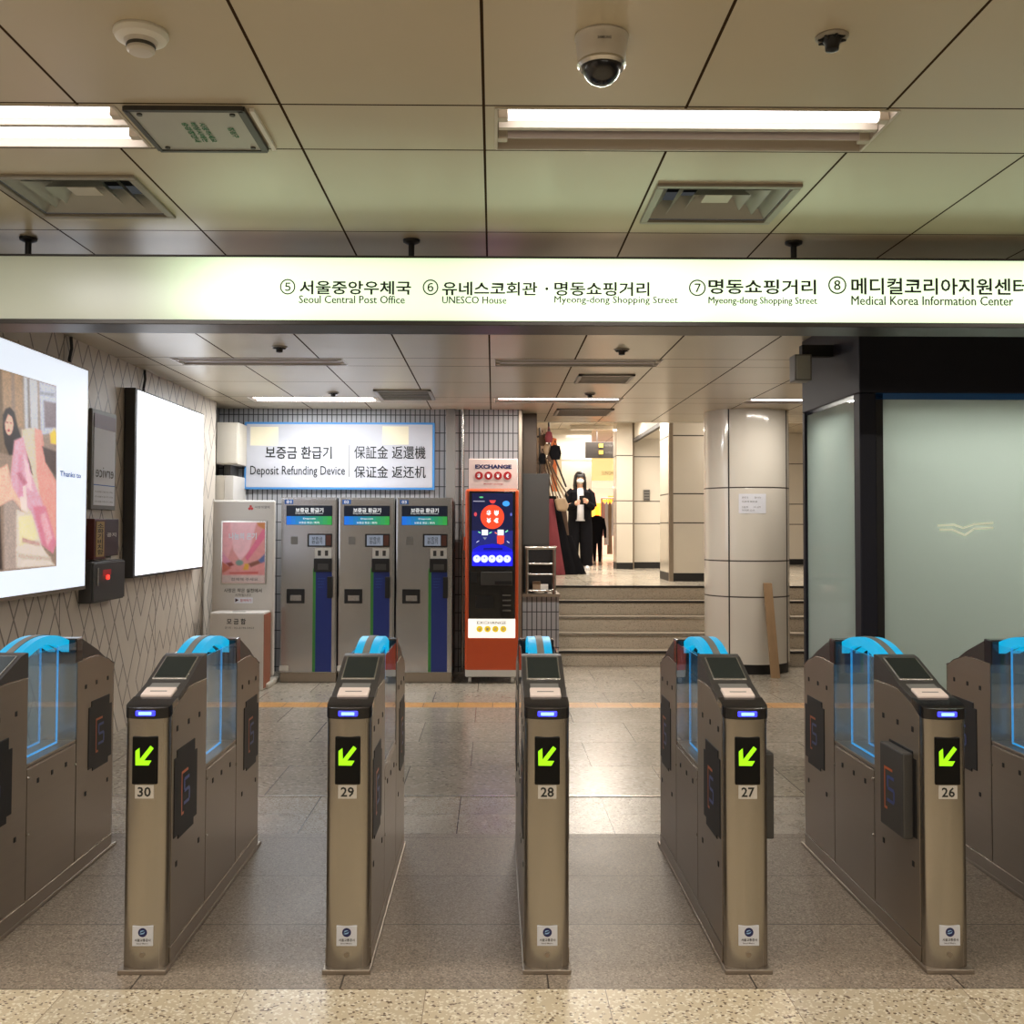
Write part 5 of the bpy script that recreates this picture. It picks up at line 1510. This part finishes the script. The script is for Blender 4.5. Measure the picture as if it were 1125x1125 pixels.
flare('long_garment', 600, 608, 548, 604, 621, 630, 'cloth_wine', 'wine red long garment hanging nearest the steel rack', YG - .25)
flare('long_garment', 603, 613, 545, 612, 634, 626, 'cloth_black', 'black long garment between the wine red one and the person', YG - .05)
flare('long_garment', 614, 622, 556, 616, 630, 618, 'cloth_brown', 'brown long garment behind the black ones', YG + .25)
flare('long_garment', 617, 628, 588, 626, 644, 621, 'cloth_black', 'black skirt flaring in front of the legs of the person', YG + .0)

# ---- person
pp = atZ(637, 626, ZU)
YP = pp.y; XP = pp.x
H_ = 1.62
pe = thing('person', (XP, YP, ZU), 'person in white mask and black jacket looking at a phone above the stairs', 'person')
B0 = (XP, YP, ZU)


def V(x, y, z): return (XP + x, YP + y, ZU + z)


# one continuous body grown from a skeleton
sk = [(0, 0, .86), (0, 0, 1.02), (0, 0, 1.20), (0, 0, 1.33), (0, -.01, 1.38), (0, -.03, 1.46), (0, -.02, 1.56),
      (.15, 0, 1.30), (.20, -.04, 1.08), (.10, -.20, 1.12),
      (-.15, 0, 1.30), (-.21, -.04, 1.08), (-.08, -.22, 1.10),
      (.09, 0, .80), (.10, .0, .45), (.10, .01, .08), (.10, -.10, .03),
      (-.09, 0, .80), (-.11, -.02, .45), (-.12, -.0, .08), (-.13, -.10, .03)]
ed = [(0, 1), (1, 2), (2, 3), (3, 4), (4, 5), (5, 6), (3, 7), (7, 8), (8, 9), (3, 10), (10, 11), (11, 12), (0, 13), (13, 14), (14, 15), (15, 16), (0, 17), (17, 18), (18, 19), (19, 20)]
rd = [.11, .10, .12, .10, .05, .075, .07, .05, .038, .025, .05, .038, .025, .085, .055, .035, .03, .085, .055, .035, .03]
me = bpy.data.meshes.new('body'); me.from_pydata(sk, ed, []); me.materials.append(M['skin'])
bo = bpy.data.objects.new('body', me); COL.objects.link(bo); bo.parent = pe
smd = bo.modifiers.new('skin', 'SKIN')
for i, r in enumerate(rd): me.skin_vertices[0].data[i].radius = (r, r)
me.skin_vertices[0].data[0].use_root = True
sb = bo.modifiers.new('sub', 'SUBSURF'); sb.levels = 1; sb.render_levels = 2
MB().ell(V(0, -.025, 1.52), .078, .092, .112, 20, 14).build('head', 'skin', pe, smooth=True)
mkk = MB().ell(V(0, -.085, 1.487), .062, .045, .048, 16, 10).build('face_mask', 'white', pe, smooth=True)
for s in (-1, 1):
    MB().ell(V(s * .030, -.108, 1.535), .013, .007, .006, 10, 6).build('eye', 'hair', pe)
    MB().tube([V(s * .05, -.09, 1.49), V(s * .075, -.02, 1.52)], .003, 5).build('mask_loop', 'white', pe)
MB().loft([ring(V(0, .02, 1.33), .105, .055, 20), ring(V(0, .015, 1.42), .115, .07, 20), ring(V(0, .012, 1.50), .108, .078, 20), ring(V(0, -.005, 1.575), .098, .100, 20), ring(V(0, -.02, 1.615), .080, .098, 20), ring(V(0, -.015, 1.650), .050, .06, 20), ring(V(0, -.01, 1.660), .01, .01, 20)]).build('hair', 'hair', pe, smooth=True)
MB().loft([ring(V(0, -.098, 1.552), .062, .024, 14), ring(V(0, -.085, 1.59), .070, .035, 14), ring(V(0, -.05, 1.635), .05, .04, 14)]).build('fringe', 'hair', pe, smooth=True)
for s in (-1, 1):
    MB().loft([ring(V(s * .088, -.045, 1.33), .022, .025), ring(V(s * .086, -.06, 1.45), .020, .034), ring(V(s * .075, -.075, 1.55), .022, .035), ring(V(s * .05, -.07, 1.62), .03, .03)]).build('hair_lock', 'hair', pe, smooth=True)
MB().loft([ring(V(0, 0, .82), .17, .13, 16), ring(V(0, 0, 1.0), .165, .125, 16), ring(V(0, 0, 1.2), .17, .125, 16), ring(V(0, 0, 1.32), .15, .10, 16), ring(V(0, 0, 1.38), .06, .06, 16)]).build('shirt', 'cloth_white', pe, smooth=True)
jk = MB()
for s in (-1, 1):     # open jacket fronts and sleeves
    MB().loft([[V(s * .06, -.145, z_) if False else p_ for p_ in [V(s * a_, b_, z_) for a_, b_ in ((.055 + (.015 if z_ < 1 else 0), -.150), (.13, -.135), (.20 * k_, -.03), (.19 * k_, .08), (.08, .145), (.0, .15), (.0, .125), (.07, .12), (.16, .06), (.17, -.03), (.12, -.115), (.06, -.135))]] for z_, k_ in ((.84, 1.0), (1.0, .98), (1.2, 1.0), (1.30, .92))] + [[V(s * a_, b_, 1.385) for a_, b_ in ((.05, -.075), (.06, -.07), (.085, -.02), (.08, .03), (.04, .07), (.0, .075), (.0, .06), (.035, .055), (.07, .02), (.07, -.02), (.055, -.06), (.05, -.065))]]).build('jacket_front', 'cloth_black', pe, smooth=True)


def limb(pts, rs, name, mat, n=12):
    rings_ = []
    for i, p_ in enumerate(pts):
        d_ = (Vector(pts[min(i + 1, len(pts) - 1)]) - Vector(pts[max(i - 1, 0)])).normalized()
        a_ = d_.cross(Vector((.3, 1, .2))).normalized(); b_ = d_.cross(a_)
        rings_.append([tuple(Vector(p_) + (a_ * math.cos(2 * PI * k / n) + b_ * math.sin(2 * PI * k / n)) * rs[i]) for k in range(n)])
    return MB().loft(rings_).build(name, mat, pe, smooth=True)


limb([V(.12, 0, 1.33), V(.185, -.01, 1.26), V(.22, -.04, 1.07), V(.20, -.09, 1.05), V(.11, -.20, 1.12)], [.06, .072, .062, .06, .045], 'sleeve', 'cloth_black')
limb([V(-.12, 0, 1.33), V(-.185, -.01, 1.26), V(-.23, -.04, 1.07), V(-.20, -.09, 1.04), V(-.09, -.21, 1.09)], [.06, .072, .062, .06, .045], 'sleeve', 'cloth_black')
for s, dx_ in ((1, .0), (-1, -.02)):
    limb([V(s * .08, 0, .90), V(s * .095, -.005, .70), V(s * .105 + dx_, -.01, .42), V(s * .115 + dx_, 0, .07)], [.115, .118, .112, .105], 'trouser_leg', 'cloth_black')
    MB().loft([ring(V(s * .115 + dx_, -.05, .0), .045, .125, 16), ring(V(s * .115 + dx_, -.05, .035), .047, .125, 16), ring(V(s * .115 + dx_, -.03, .07), .038, .09, 16), ring(V(s * .115 + dx_, .0, .10), .03, .05, 16)]).build('shoe', 'cloth_white', pe, smooth=True)
# hands: palm with five fingers round the phone
for s, hx, hz in ((1, .095, 1.145), (-1, -.075, 1.115)):
    pm = MB().ell(V(hx, -.225, hz), .030, .020, .042, 12, 8).build('palm', 'skin', pe, smooth=True)
    for k in range(4):
        z_ = hz + .035 - .02 * k
        MB().tube([V(hx, -.225, z_), V(hx - s * .02, -.25, z_ + .008), V(hx - s * .045, -.252, z_ + .010 - .003 * k), V(hx - s * (.060 - .004 * k), -.240, z_ + .006)], .0085, 8).build('finger', 'skin', pm)
    MB().tube([V(hx, -.22, hz - .01), V(hx - s * .012, -.205, hz + .03), V(hx - s * .03, -.20, hz + .055)], .0095, 8).build('thumb', 'skin', pm)
tag(box(XP - .028, XP + .048, YP - .238, YP - .228, ZU + 1.09, ZU + 1.24).build('smartphone', 'black_gloss', bevel=.004), 'black smartphone held by the person in the mask', 'phone')
